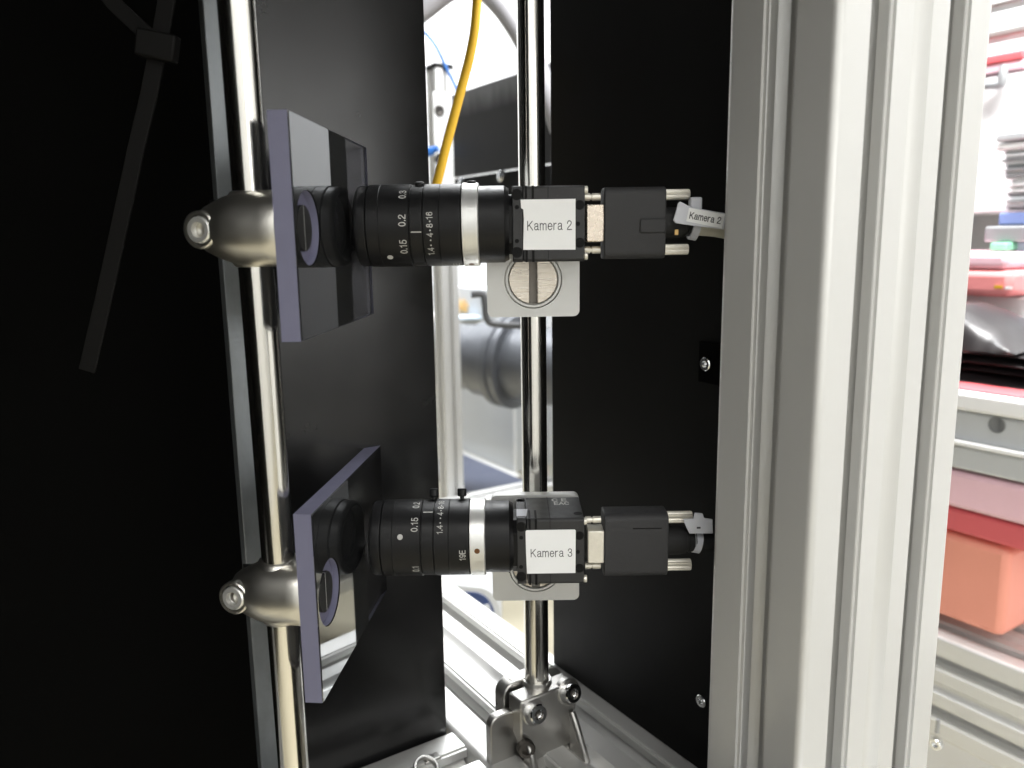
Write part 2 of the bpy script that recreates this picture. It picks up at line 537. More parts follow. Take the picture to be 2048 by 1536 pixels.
def section(w, h, k=1.0, rad=3.0, vees=True):
    """outline of a w x h profile with T-slots on a 40k grid, counter-clockwise, (p along w, q along h)"""
    def side(L):
        n = max(1, round(L / (40 * k)))
        pts = []
        for i in range(n):
            pts += slot_pts(L * (i + 0.5) / n, k)
            if vees and i < n - 1:
                pts += vee_pts(L * (i + 1) / n, k)
        return pts
    out = []

    def arc(cx, cy, a0):
        for i in range(5):
            a = R(a0 + 90 * i / 4)
            out.append((cx + rad * math.cos(a), cy + rad * math.sin(a)))
    arc(rad, rad, 180)
    out.extend((p, d) for p, d in side(w))
    arc(w - rad, rad, 270)
    out.extend((w - d, p) for p, d in side(h))
    arc(w - rad, h - rad, 0)
    out.extend((w - p, h - d) for p, d in side(w))
    arc(rad, h - rad, 90)
    out.extend((d, h - p) for p, d in side(h))
    return out


K = 1.125                                            # 45 mm grid
# upright 45 x 90 column at the right
mb = MB().extrude(section(45, 90, K), uv(162.2, 227, BASE - 60), U, V, UP, 560)
tag(make("aluminium_column", mb, M['alu'], angle=25), "thick upright slotted aluminium profile with three grooves, right of the cameras", "column")

# base beams
mb = MB().extrude(section(90, 45, K), uv(-40, 178, BASE), V, -UP, U, 720)
tag(make("base_beam", mb, M['alu'], angle=25), "broad bright slotted aluminium base beam running away under the clamp foot", "beam", )
mb = MB().extrude(section(45, 45, K), uv(292, -260, BASE - 0.6), U, -UP, V, 437.2)
tag(make("cross_beam", mb, M['alu'], angle=25), "short slotted aluminium cross beam below the left black panel", "beam")

# ------------------------------------------------------------------ black panels
def slab(name, u0, u1, v0, v1, z0, z1, m, **kw):
    mb = MB().box(uv((u0 + u1) / 2, (v0 + v1) / 2, (z0 + z1) / 2), (u1 - u0, v1 - v0, z1 - z0), (U, V, UP))
    return make(name, mb, m, **kw)


t = thing("enclosure_wall", "black glossy panel behind the mirror plates with an aluminium edge strip", "panel", uv(338, 130, BASE))
def child_slab(name, par, org, u0, u1, v0, v1, z0, z1, m, **kw):
    mb = MB().box(uv((u0 + u1) / 2, (v0 + v1) / 2, (z0 + z1) / 2) - org, (u1 - u0, v1 - v0, z1 - z0), (U, V, UP))
    return make(name, mb, m, par, **kw)
o3 = uv(338, 130, BASE)
child_slab("board", t, o3, 338, 341, 92.6, 175.6, BASE - 40, 240, M['panel'], bevel=0.4)
child_slab("edge_strip", t, o3, 337, 344, 80, 92.3, BASE - 40, 240, M['strip'], bevel=0.5)

t = thing("enclosure_wall", "black matt panel standing between the base beam and the column, right of the steel rod", "panel", uv(283, 260, BASE))
o3 = uv(283, 260, BASE)
child_slab("board", t, o3, 208, 359, 260, 263, BASE + 0.6, 240, M['panel_dull'], bevel=0.4)

tag(slab("black_backboard", 420, 424, -520, 150, -500, 500, M['void']), "unlit black rear board at the left of the frame", "panel")
tag(slab("added_side_blocker", -180, 418, -420, -416, -500, 500, M['void']), "unseen black board added to block light from the left", "panel")  # out of view, added to keep light off from the left

# socket screws with square brackets on the right black panel
for i, (px, py, lab) in enumerate(((1420, 727, "small cap screw with black bracket halfway up the right black panel"),
                                   (1411, 1398, "small cap screw peeping out low beside the column"))):
    p = onplane(px, py, uv(0, 258, 0), V)
    fr = frame3(U, V, UP)
    t = thing("panel_screw", lab, "screw", p, "cap screws on the right black panel", fr)
    make("head", MB().lathe([(0.2, 0), (0.2, 2.2), (-0.2, 3.0), (-3.2, 3.0), (-3.6, 2.6), (-3.6, 1.5), (-1.6, 1.4), (-1.6, 0)], ax=(0, 1, 0), n=24, cap=False), M['chrome'], t)
    if i == 0:
        make("bracket", MB().box((0, 1.0, 0), (14, 1.6, 18)), M['void'], t, bevel=0.4)

# ------------------------------------------------------------------ steel rods
RL = Vector((-86.4, 275.0, 0))
RC = Vector((10.3, 369.0, 0))
_a, _b = at(472.5, 0, 273.0), at(588, 1536, 288.0)     # it leans back a little
RLD = (_a - _b).normalized()


def rod_left(z):
    return _b + RLD * ((z - _b.z) / RLD.z)


mb = MB().lathe([(0, 6), (640, 6)], rod_left(-380), RLD, 64)
tag(make("steel_rod", mb, M['rod']), "polished steel rod carrying the two tilted mirror plates, at the left", "rod", "upright polished steel rods")
mb = MB().lathe([(0, 6), (510, 6)], (RC.x, RC.y, -250), (0, 0, 1), 64)
tag(make("steel_rod", mb, M['rod']), "polished steel rod behind the two small cameras, standing in the cast foot", "rod", "upright polished steel rods")


# ------------------------------------------------------------------ clamps on the rods
def slot_disc(par, x, r, slot_w, m_disc, m_slot, ang, axis_sign=1):
    """slotted screw face looking along +x of the local frame, at distance x"""
    n = 40
    mb = MB()
    half = slot_w / 2
    for sgn in (-1, 1):
        pts = []
        a0 = math.asin(half / r)
        for i in range(n + 1):
            a = a0 + (math.pi - 2 * a0) * i / n
            pts.append((r * math.cos(a), sgn * r * math.sin(a)))
        e1 = Vector((0, math.cos(ang), math.sin(ang)))
        e2 = Vector((0, -math.sin(ang), math.cos(ang)))
        mb.extrude(pts, Vector((x - 2.0, 0, 0)), e1, e2, Vector((1, 0, 0)), 2.0)
    make("slotted_screw", mb, m_disc, par, bevel=0.15)
    mb = MB().lathe([(0, r * 0.99), (0.6, r * 0.99)], (x - 2.6, 0, 0), (1, 0, 0), 40)
    make("slot_floor", mb, m_slot, par)


def rod_clamp(label, origin, nrm, L_left, group):
    """bullet clamp; local +x = towards the plate it carries, origin on the plate's back"""
    ex = Vector(nrm).normalized()
    ey = UP.cross(ex)
    fr = frame3(ex, ey, UP)
    t = thing("rod_clamp", label, "clamp", origin, group, fr)
    k = L_left / 31.0
    prof = [(-31 * k, 0), (-31 * k, 5.2), (-30.4 * k, 6.4), (-28.8 * k, 7.6), (-25.5 * k, 9.2), (-22.5 * k, 10.5), (-19.4 * k, 11.5), (-16 * k, 12.0), (-11 * k, 12.35), (-6, 12.55),
            (-0.9, 12.8), (-0.3, 12.6), (0, 12.2), (0, 0)]
    make("clamp_body", MB().lathe(prof, n=64, cap=False), M['nickel'], t, angle=40)
    # collar where the rod goes through
    rodl = fr.inverted() @ (rod_left(origin[2]) - Vector(origin))
    mb = MB()
    for sg in (-1, 1):
        mb.lathe([(8.5, 9.0), (11.0, 7.8), (12.3, 6.9), (12.6, 6.1)], (rodl.x, rodl.y, 0), (0, 0, sg), 40, cap=False)
    make("rod_collar", mb, M['nickel'], t)
    # saw slit along the clamp
    mb = MB().box((-L_left + 8, 1.0, 8.6), (10, 0.7, 2.2))
    make("slit", mb, M['hole'], t)
    return t, fr


def clamp_bolt(t, x, off, face):
    """cap screw across the split, its head to the viewer"""
    ax = Vector(face).normalized()
    c = Vector((x, 0, 0)) + ax * off
    mb = MB().lathe([(-2.5, 6.2), (0.2, 6.1), (0.6, 5.6), (0.6, 4.9), (-0.6, 4.8)], c, ax, 36, cap=False)
    make("counterbore", mb, M['nickel'], t)
    mb = MB().lathe([(-2.4, 4.4), (0.6, 4.4), (1.1, 4.0), (1.1, 2.5), (-0.9, 2.4), (-0.9, 0)], c, ax, 36, cap=False)
    # make the recess six-sided
    b = make("bolt_head", mb, M['silver'], t)
    mb = MB().lathe([(-0.85, 2.35), (-0.8, 0)], c, ax, 6, cap=False)
    make("hex_socket", mb, M['socket'], t)


def holed_sheet(mb, hy, hz, c, r, x, flip=False, n=56):
    """rectangle y in hy, z in hz at x with round hole centre c radius r"""
    bm = bmesh.new()
    o = [bm.verts.new((x, yy, zz)) for yy, zz in ((hy[0], hz[0]), (hy[1], hz[0]), (hy[1], hz[1]), (hy[0], hz[1]))]
    h = [bm.verts.new((x, c[0] + r * math.cos(2 * math.pi * i / n), c[1] + r * math.sin(2 * math.pi * i / n))) for i in range(n)]
    es = [bm.edges.new((o[i], o[(i + 1) % 4])) for i in range(4)] + [bm.edges.new((h[i], h[(i + 1) % n])) for i in range(n)]
    bmesh.ops.triangle_fill(bm, edges=es, use_beauty=True)
    bm.verts.index_update()
    vs = [v.co.copy() for v in bm.verts]
    fs = [[v.index for v in f.verts] for f in bm.faces]
    bm.free()
    mb.add(vs, fs)


def mirror_plate(label, near, far, zlo, zhi, scr, TH=6.4, mirror_len=66):
    near, far = Vector((near[0], near[1], 0)), Vector((far[0], far[1], 0))
    ey = (far - near).normalized()
    ex = ey.cross(UP)
    L = (far - near).length
    fr = frame3(ex, ey, UP)
    t = thing("mirror_plate", label, "mirror", (near.x, near.y, zlo), "mirror plates on the left rod", fr)
    H = zhi - zlo
    c = fr.inverted() @ (Vector((scr[0], scr[1], scr[2] - zlo)) - Vector((near.x, near.y, 0)))
    cy, cz = c.y, c.z
    r = 12.3
    mb = MB()
    holed_sheet(mb, (0, L), (0, H), (cy, cz), r, 0)
    holed_sheet(mb, (0, L), (0, H), (cy, cz), r, -TH)
    mb.cur = 1
    for a, b in (((0, 0), (L, 0)), ((L, 0), (L, H)), ((L, H), (0, H)), ((0, H), (0, 0))):
        mb.add([(0, a[0], a[1]), (0, b[0], b[1]), (-TH, b[0], b[1]), (-TH, a[0], a[1])], [(0, 1, 2, 3)])
    n = 56
    ring = [(cy + r * math.cos(2 * math.pi * i / n), cz + r * math.sin(2 * math.pi * i / n)) for i in range(n)]
    mb.add([(0, *p) for p in ring] + [(-TH, *p) for p in ring], [(i, (i + 1) % n, n + (i + 1) % n, n + i) for i in range(n)])
    # weld so the slab is closed
    o = make("acrylic_slab", mb, [M['acrylic'], M['frosted_edge']], t)
    bm = bmesh.new()
    bm.from_mesh(o.data)
    bmesh.ops.remove_doubles(bm, verts=bm.verts, dist=1e-6)
    bmesh.ops.recalc_face_normals(bm, faces=bm.faces)
    bm.to_mesh(o.data)
    bm.free()
    for p in o.data.polygons:
        p.use_smooth = False
    mb = MB()
    holed_sheet(mb, (0.3, mirror_len), (0.3, H - 0.3), (cy, cz), r + 0.2, 0.45)
    holed_sheet(mb, (0.3, mirror_len), (0.3, H - 0.3), (cy, cz), r + 0.2, 0.08)
    for a, b in (((0.3, 0.3), (mirror_len, 0.3)), ((mirror_len, 0.3), (mirror_len, H - 0.3)), ((mirror_len, H - 0.3), (0.3, H - 0.3)), ((0.3, H - 0.3), (0.3, 0.3))):
        mb.add([(0.08, *a), (0.08, *b), (0.45, *b), (0.45, *a)], [(0, 1, 2, 3)])
    o = make("mirror", mb, M['mirror'], t)
    for p in o.data.polygons:
        p.use_smooth = False
    mb = MB()
    holed_sheet(mb, (0.6, mirror_len - 0.3), (0.6, H - 0.6), (cy, cz), r + 0.3, 0.04)
    make("mirror_backing", mb, M['palegrey'], t)
    # slotted fastener at the bottom of the counterbore
    mbf = MB()
    rr, hw = 7.6, 0.35
    for sgn in (-1, 1):
        pts = []
        a0 = math.asin(hw / rr)
        for i in range(25):
            a = a0 + (math.pi - 2 * a0) * i / 24
            pts.append((sgn * rr * math.sin(a), rr * math.cos(a)))
        mbf.extrude(pts, Vector((-2.6, cy, cz)), Vector((0, 1, 0)), UP, Vector((1, 0, 0)), 1.7)
    make("slotted_screw", mbf, M['rubber'], t, bevel=0.1)
    make("slot_floor", MB().box((-1.5, cy, cz), (1.0, 0.7, rr * 1.96)), M['silver'], t)
    make("screw_washer", MB().lathe([(0, 12.0), (0.8, 12.0)], (-3.0, cy, cz), (1, 0, 0), 48), M['frosted'], t)
    return t, fr, Vector((near.x, near.y, 0)) + ey * cy - ex * TH


tU, frU, backU = mirror_plate("upper mirror on a thick clear acrylic plate with violet edges, above the other one",
                              (-68.2, 256.8), (-61.8, 359.0), -31, 41.1, (-67.7, 270.5, 5.4))
tL, frL, backL = mirror_plate("lower mirror on a thick clear acrylic plate with violet edges, below the other one",
                              (-71.2, 267.0), (-62.0, 363.8), -165.5, -93.2, (-69.6, 280.5, -128.2), mirror_len=62)

c, fr = rod_clamp("satin nickel rod clamp behind the upper mirror plate", (backU.x, backU.y, 5.4), frU.col[0].xyz if False else (frU @ Vector((1, 0, 0))), 29.6, "mirror clamps")
clamp_bolt(c, -25.0, 8.2, fr.inverted() @ Vector((-0.28, -0.95, -0.02)))
c, fr = rod_clamp("satin nickel rod clamp behind the lower mirror plate", (backL.x, backL.y, -128.2), (frL @ Vector((1, 0, 0))), 29.5, "mirror clamps")
clamp_bolt(c, -25.0, 8.8, fr.inverted() @ Vector((-0.26, -0.93, 0.06)))


# ------------------------------------------------------------------ camera mounts on the centre rod
def camera_mount(label, xc, zlo, zhi, zs, PW=39.6, yfront=343.0, TH=4.5):
    """square plate facing the viewer on a round clamp; local x = right"""
    t = thing("camera_mount", label, "bracket", (xc, yfront, zlo), "camera mounts on the centre rod")
    H = zhi - zlo
    pts, rc = [], 2.6
    for cx, cz, a0 in ((PW / 2 - rc, rc, 270), (PW / 2 - rc, H - rc, 0), (-PW / 2 + rc, H - rc, 90), (-PW / 2 + rc, rc, 180)):
        for i in range(6):
            a = R(a0 + 90 * i / 5)
            pts.append((cx + rc * math.cos(a), cz + rc * math.sin(a)))
    # plate face with a round bore
    n = 56
    r = 12.4
    cz = zs - zlo
    bm = bmesh.new()
    o = [bm.verts.new((p, 0, q)) for p, q in pts]
    h = [bm.verts.new((r * math.cos(2 * math.pi * i / n), 0, cz + r * math.sin(2 * math.pi * i / n))) for i in range(n)]
    es = [bm.edges.new((o[i], o[(i + 1) % len(o)])) for i in range(len(o))] + [bm.edges.new((h[i], h[(i + 1) % n])) for i in range(n)]
    bmesh.ops.triangle_fill(bm, edges=es, use_beauty=True)
    bm.verts.index_update()
    vs = [v.co.copy() for v in bm.verts]
    fs = [[v.index for v in f.verts] for f in bm.faces]
    bm.free()
    mb = MB().add(vs, fs)
    mb.add([v + Vector((0, TH, 0)) for v in vs], fs)
    m = len(pts)
    mb.add([(p, 0, q) for p, q in pts] + [(p, TH, q) for p, q in pts], [(i, (i + 1) % m, m + (i + 1) % m, m + i) for i in range(m)])
    ring = [(r * math.cos(2 * math.pi * i / n), cz + r * math.sin(2 * math.pi * i / n)) for i in range(n)]
    mb.add([(p, 0, q) for p, q in ring] + [(p, TH, q) for p, q in ring], [(i, (i + 1) % n, n + (i + 1) % n, n + i) for i in range(n)])
    ob = make("mount_plate", mb, M['plate'], t, angle=30)
    bm = bmesh.new()
    bm.from_mesh(ob.data)
    bmesh.ops.remove_doubles(bm, verts=bm.verts, dist=1e-6)
    bmesh.ops.recalc_face_normals(bm, faces=bm.faces)
    bm.to_mesh(ob.data)
    bm.free()
    for p in ob.data.polygons:
        p.use_smooth = abs(p.normal.y) < 0.5
    ob.data.set_sharp_from_angle(angle=R(30))
    # ring, slotted screw
    make("washer_ring", MB().lathe([(1.2, 12.0), (0.1, 12.0), (-0.15, 11.8), (-0.15, 10.9), (0.1, 10.7), (1.2, 10.7)], (0, 0, cz), (0, 1, 0), 56, cap=False, close=True), M['plate'], t)
    mbf = MB()
    rr, hw = 10.4, 1.7
    for sgn in (-1, 1):
        q = []
        a0 = math.asin(hw / rr)
        for i in range(33):
            a = a0 + (math.pi - 2 * a0) * i / 32
            q.append((sgn * rr * math.sin(a), rr * math.cos(a)))
        mbf.extrude(q, Vector((0, 0.5, cz)), Vector((1, 0, 0)), UP, Vector((0, 1, 0)), 3.0)
    make("slotted_screw", mbf, M['screw'], t, bevel=0.25)
    make("slot_floor", MB().lathe([(4.0, 10.6), (4.3, 10.6)], (0, 0, cz), (0, 1, 0), 40), M['worn'], t)
    # clamp barrel reaching round the rod
    d = RC.y - yfront
    prof = [(TH, 0), (TH, 12.4), (d - 6, 12.3), (d + 2, 11.8), (d + 10, 10.2), (d + 15, 8), (d + 16.5, 5), (d + 16.5, 0)]
    make("clamp_body", MB().lathe(prof, (0, 0, cz), (0, 1, 0), 56, cap=False), M['nickel'], t, angle=40)
    return t


mU = camera_mount("square aluminium camera mount behind the upper camera, big slotted screw showing below it", 9.7, -32.0, 19.5, -16.1)
mL = camera_mount("square aluminium camera mount behind the lower camera, its top edge showing above it", 9.6, -162.5, -112.0, -146.0)


# ------------------------------------------------------------------ the two small industrial cameras
def lens_text(par, s, x, phi, r, height, m, roll=0.0, name="engraving", arc=None, bold=0.02):
    """lettering wrapped round the barrel: reads upwards, letter tops towards the front"""
    vs, fs = text_mesh(s, height=height, width=arc, bold=bold)
    if arc is None:
        pass
    out = []
    for a, b, l in vs:
        f = phi + roll + a / r
        rr = r + 0.008 * l
        out.append((x - b, -rr * math.cos(f), rr * math.sin(f)))
    return make(name, MB().add(out, fs), m, par)


def barrel_patch(x0, x1, p0, p1, r, n=6):
    vs, fs = [], []
    for i in range(n + 1):
        f = p0 + (p1 - p0) * i / n
        vs += [(x0, -r * math.cos(f), r * math.sin(f)), (x1, -r * math.cos(f), r * math.sin(f))]
    for i in range(n):
        fs.append((2 * i, 2 * i + 1, 2 * i + 3, 2 * i + 2))
    return MB().add(vs, fs)


def ring_dot(x, phi, r, rad, n=16):
    vs = [(x, -r * math.cos(phi), r * math.sin(phi))]
    for i in range(n):
        a = 2 * math.pi * i / n
        f = phi + rad * math.sin(a) / r
        vs.append((x + rad * math.cos(a), -r * math.cos(f), r * math.sin(f)))
    return MB().add(vs, [(0, i + 1, (i + 1) % n + 1) for i in range(n)])


def hole(par, c, ax, r, name="screw_hole"):
    ax = Vector(ax)
    make(name, MB().lathe([(0.02, r * 1.12), (0.10, r * 1.12), (0.10, r * 0.96), (0.05, r * 0.93), (0.05, 0)], c, ax, 20, cap=False), M['hole'], par)


def industrial_camera(label, centre, number, roll, knobs, lens_label):
    t = thing("industrial_camera", label, "camera", centre, "small machine cameras on the centre rod")
    B = 14.6                                           # half the body
    # ---- body
    oct_ = 3.2
    def octo(h, c):
        return [(-h, -h + c), (-h + c, -h), (h - c, -h), (h, -h + c), (h, h - c), (h - c, h), (-h + c, h), (-h, h - c)]
    ex, ey = Vector((0, 1, 0)), UP
    mb = MB().extrude(octo(14.4, 0.9), Vector((-B + 5.4, 0, 0)), ex, ey, Vector((1, 0, 0)), 2 * B - 5.4)
    body = make("body", mb, M['body'], t, bevel=0.35)
    mb = MB().extrude(octo(14.5, 1.3), Vector((-B + 1.3, 0, 0)), ex, ey, Vector((1, 0, 0)), 3.9)
    make("front_flange", mb, M['body'], t, bevel=0.3)
    mb = MB().extrude(octo(11.5, 4.5), Vector((-B - 0.6, 0, 0)), ex, ey, Vector((1, 0, 0)), 2.4)
    make("mount_boss", mb, M['black_ring'], t, bevel=0.3)
    # slots across the shell, joint line
    for x, w in ((-8.0, 0.9), (-5.4, 0.9)):
        for z0, z1 in ((9.6, 14.45), (-14.45, -9.6)):
            make("shell_slot", MB().box((x, -14.42, (z0 + z1) / 2), (w, 0.06, z1 - z0)), M['hole'], body)
        make("shell_slot", MB().box((x, -9, 14.42), (w, 10.8, 0.06)), M['hole'], body)
    make("shell_joint", MB().box((0.45, -14.4, 0), (0.22, 0.1, 28)), M['hole'], body)
    make("shell_joint", MB().box((0.45, 0, 14.4), (0.22, 28, 0.1)), M['hole'], body)
    F = (0, -1, 0)
    for x, z, r in ((-11.5, 11.2, 1.9), (-11.7, -10.6, 1.9)):
        hole(t, (x, -14.5, z), F, r)
    for x, z, r in ((-11.5, 6.5, 0.75), (-11.7, -6.3, 0.75)):
        hole(t, (x, -14.5, z), F, r)
    for x, z, r in ((12.6, 7.0, 1.65), (12.6, -7.3, 1.75), (11.9, -0.1, 0.75)):
        hole(t, (x, -14.4, z), F, r)
    for x, y, r in ((-11.4, -9.6, 1.8), (-11.4, 9.6, 1.8), (-11.4, -5.2, 0.8), (12.4, -8.5, 1.6)):
        hole(t, (x, y, 14.45), (0, 0, 1), r)
    # housing screws at the rear corners, seen edge-on
    for z in (12.6, -12.4):
        mb = MB().lathe([(-0.6, 0), (-0.6, 1.1), (-0.2, 1.55), (0.75, 1.6), (1.0, 1.4), (1.0, 0)], (B + 0.2, -13.0 if z > 0 else -13.4, z), (1, 0, 0), 20, cap=False)
        make("housing_screw", mb, M['knurl'], t)
    # ---- paper label with lettering
    if number == 2:
        lp = [(-9.3, -9.7), (10.95, -9.9), (10.95, 9.3), (-10.1, 9.3), (-9.9, 6.1), (-9.1, 5.6), (-8.9, 2)]
    else:
        lp = [(-9.3, -9.3), (10.9, -9.3), (11.0, 9.3), (10.6, 9.7), (-9.3, 9.7), (-9.7, 9.2), (-9.6, 0)]
    mb = MB().extrude(lp, Vector((0, -14.66, 0)), Vector((1, 0, 0)), UP, Vector((0, 1, 0)), 0.18)
    lab = make("paper_label", mb, M['paper'], t)
    vs, fs = text_mesh("Kamera %d" % number, width=17.2, height=3.3)
    off = (0.95, -0.55) if number == 2 else (0.95, -0.3)
    make("lettering", MB().add([(a + off[0], -14.69 - 0.008 * l, b + off[1]) for a, b, l in vs], fs), M['ink'], lab)
    # ---- printing on the top
    for s, x, y, h in (("C E", 5.6, 9.6, 3.4), ("EAC", 6.4, 5.0, 3.4)):
        vs, fs = text_mesh(s, height=h, width=6.6, bold=0.05)
        make("top_print", MB().add([(a + x, b + y, 14.46 + 0.008 * l) for a, b, l in vs], fs), M['print'], body)
    mb = MB().extrude([(-13.3, -11.0), (-9.2, -11.0), (-8.6, -2.2), (-13.3, -2.2)], Vector((0, 0, 14.44)), Vector((1, 0, 0)), Vector((0, 1, 0)), UP, 0.12)
    if number == 3:
        make("grey_sticker", mb, M['nylon'], body)
    # ---- lens: one barrel, then rings of its own
    o = -14.3
    def X(px_mm):
        return px_mm + o
    barrel = make("lens_barrel", MB().lathe([(X(-55), 12.5), (X(-55), 15.0), (X(-39), 15.0), (X(-39), 15.1), (X(-34), 15.1), (X(-14), 14.9), (X(-12), 14.7), (X(-2.2), 14.7),
                                            (X(-1.6), 14.2), (X(-0.4), 13.6)], n=80), M['black'], t)
    make("front_bezel", MB().lathe([(X(-56.4), 15.0), (X(-56.0), 15.35), (X(-59.0), 15.3), (X(-60.0), 14.9), (X(-60.6), 14.0), (X(-60.6), 13.2), (X(-58.5), 12.6), (X(-56.4), 12.4)], n=80, cap=False, close=True), M['black_ring'], t)
    make("front_glass", MB().lathe([(X(-57.5), 0.01), (X(-57.2), 5), (X(-56.2), 9.5), (X(-55.2), 12.3)], n=48, cap=False), M['panel'], t)
    # knurled focus ring
    n = 144
    prof = [(X(-55.8), 15.25), (X(-55.3), 15.65), (X(-51.0), 15.7), (X(-50.8), 15.55), (X(-50.6), 15.7), (X(-39.2), 15.7), (X(-38.9), 15.3)]
    ring = make("focus_ring", MB().lathe(prof, n=n), M['black'], t)
    make("index_ring", MB().lathe([(X(-38.7), 15.2), (X(-38.5), 15.5), (X(-33.9), 15.5), (X(-33.7), 15.2)], n=80), M['black'], t)
    apr = make("aperture_ring", MB().lathe([(X(-33.5), 15.2), (X(-33.3), 15.65), (X(-27.6), 15.65), (X(-27.4), 15.5), (X(-27.2), 15.65), (X(-19.2), 15.65), (X(-18.9), 15.3)], n=96), M['black'], t)
    sb = make("silver_band", MB().lathe([(X(-18.8), 15.3), (X(-18.5), 15.9), (X(-12.6), 15.9), (X(-12.2), 15.5), (X(-12.2), 14.5)], n=96), M['silver'], t)
    for s, ph in (("0.3", 46), ("0.2", 6), ("0.15", -31), ("0.1", -104)):
        lens_text(ring, s, X(-41.4), R(ph), 15.74, 2.5, M['print'], R(roll))
    make("focus_mark", ring_dot(X(-47.2), R(-49 + roll), 15.75, 1.15), M['print'], ring)
    make("index_line", barrel_patch(X(-38.2), X(-34.1), R(-10.6 + roll), R(-9.1 + roll), 15.54), M['print'], t)
    lens_text(apr, "1.4", X(-30.9), R(-39), 15.69, 2.2, M['print'], R(roll))
    for s, ph in (("4", -14), ("8", -1.5), ("16", 12)):
        lens_text(apr, s, X(-30.9), R(ph), 15.69, 2.2, M['print'], R(roll))
    for ph in (-29, -21.5, -7.8, 4.2):
        make("stop_dot", ring_dot(X(-30.7), R(ph + roll), 15.69, 0.32, 10), M['print'], apr)
    lens_text(apr, "19E", X(-21.6), R(-78), 15.69, 2.3, M['print'], R(roll))
    hole(apr, (X(-22.3), -15.55 * math.cos(R(20)), 15.55 * math.sin(R(20))), (0, -math.cos(R(20)), math.sin(R(20))), 0.6)
    ph = R(-71 + roll)
    make("set_screw", ring_dot(X(-15.5), ph, 15.93, 1.15), M['rust'], sb)
    # lock knobs
    for x, ph, kind in knobs:
        d = Vector((0, -math.cos(R(ph)), math.sin(R(ph))))
        mb = MB().lathe([(15.2, 0.9), (16.6, 0.9), (16.8, 1.7), (17.2, 2.0), (19.6, 2.0), (20.0, 1.7), (20.0, 0)] if kind else
                        [(15.2, 1.9), (16.3, 1.9), (16.7, 1.4), (16.7, 0)], (X(x), 0, 0), d, 18, cap=False)
        make("lock_screw", mb, M['black_ring'], t)
    for ch in t.children:                              # the lens sits a touch high and a little fatter than the body
        if ch.name.split('.')[0] in ("lens_barrel", "front_bezel", "front_glass", "focus_ring", "index_ring", "aperture_ring", "silver_band", "index_line", "lock_screw"):
            ch.scale = (1, 1.035, 1.035)
            ch.location.z += (0.4 if number == 2 else 1.9) * S
    return t


industrial_camera("upper black machine camera and lens, white sticker reading Kamera 2", (14.4, 327.5, 6.5), 2, 0,
                  ((-35.5, 78, 0), (-15.0, 84, 0)), "")
industrial_camera("lower black machine camera and lens, white sticker reading Kamera 3", (14.4, 327.5, -127.0), 3, 70,
                  ((-34.6, 103, 1), (-22.4, 101, 1)), "")


# ------------------------------------------------------------------ plugs and cables
def knurled(a, L, r, grooves, axis=(1, 0, 0), n=48):
    ax = Vector(axis)
    mb = MB()
    vs, fs = [], []
    e1, e2 = UP, ax.cross(UP)
    for d in (0, 0.3, L - 0.5, L):
        for i in range(n):
            t = 2 * math.pi * i / n
            rr = r * (0.93 if d in (0, L) else 1.0) * (1 if (i % 2 == 0 or not grooves) else (0.93 if n > 40 else 0.85))
            vs.append(Vector(a) + ax * d + (e1 * math.cos(t) + e2 * math.sin(t)) * rr)
    for j in range(3):
        for i in range(n):
            fs.append((j * n + i, j * n + (i + 1) % n, (j + 1) * n + (i + 1) % n, (j + 1) * n + i))
    fs.append(tuple(range(n)))
    fs.append(tuple(3 * n + i for i in range(n)))
    return mb.add(vs, fs)


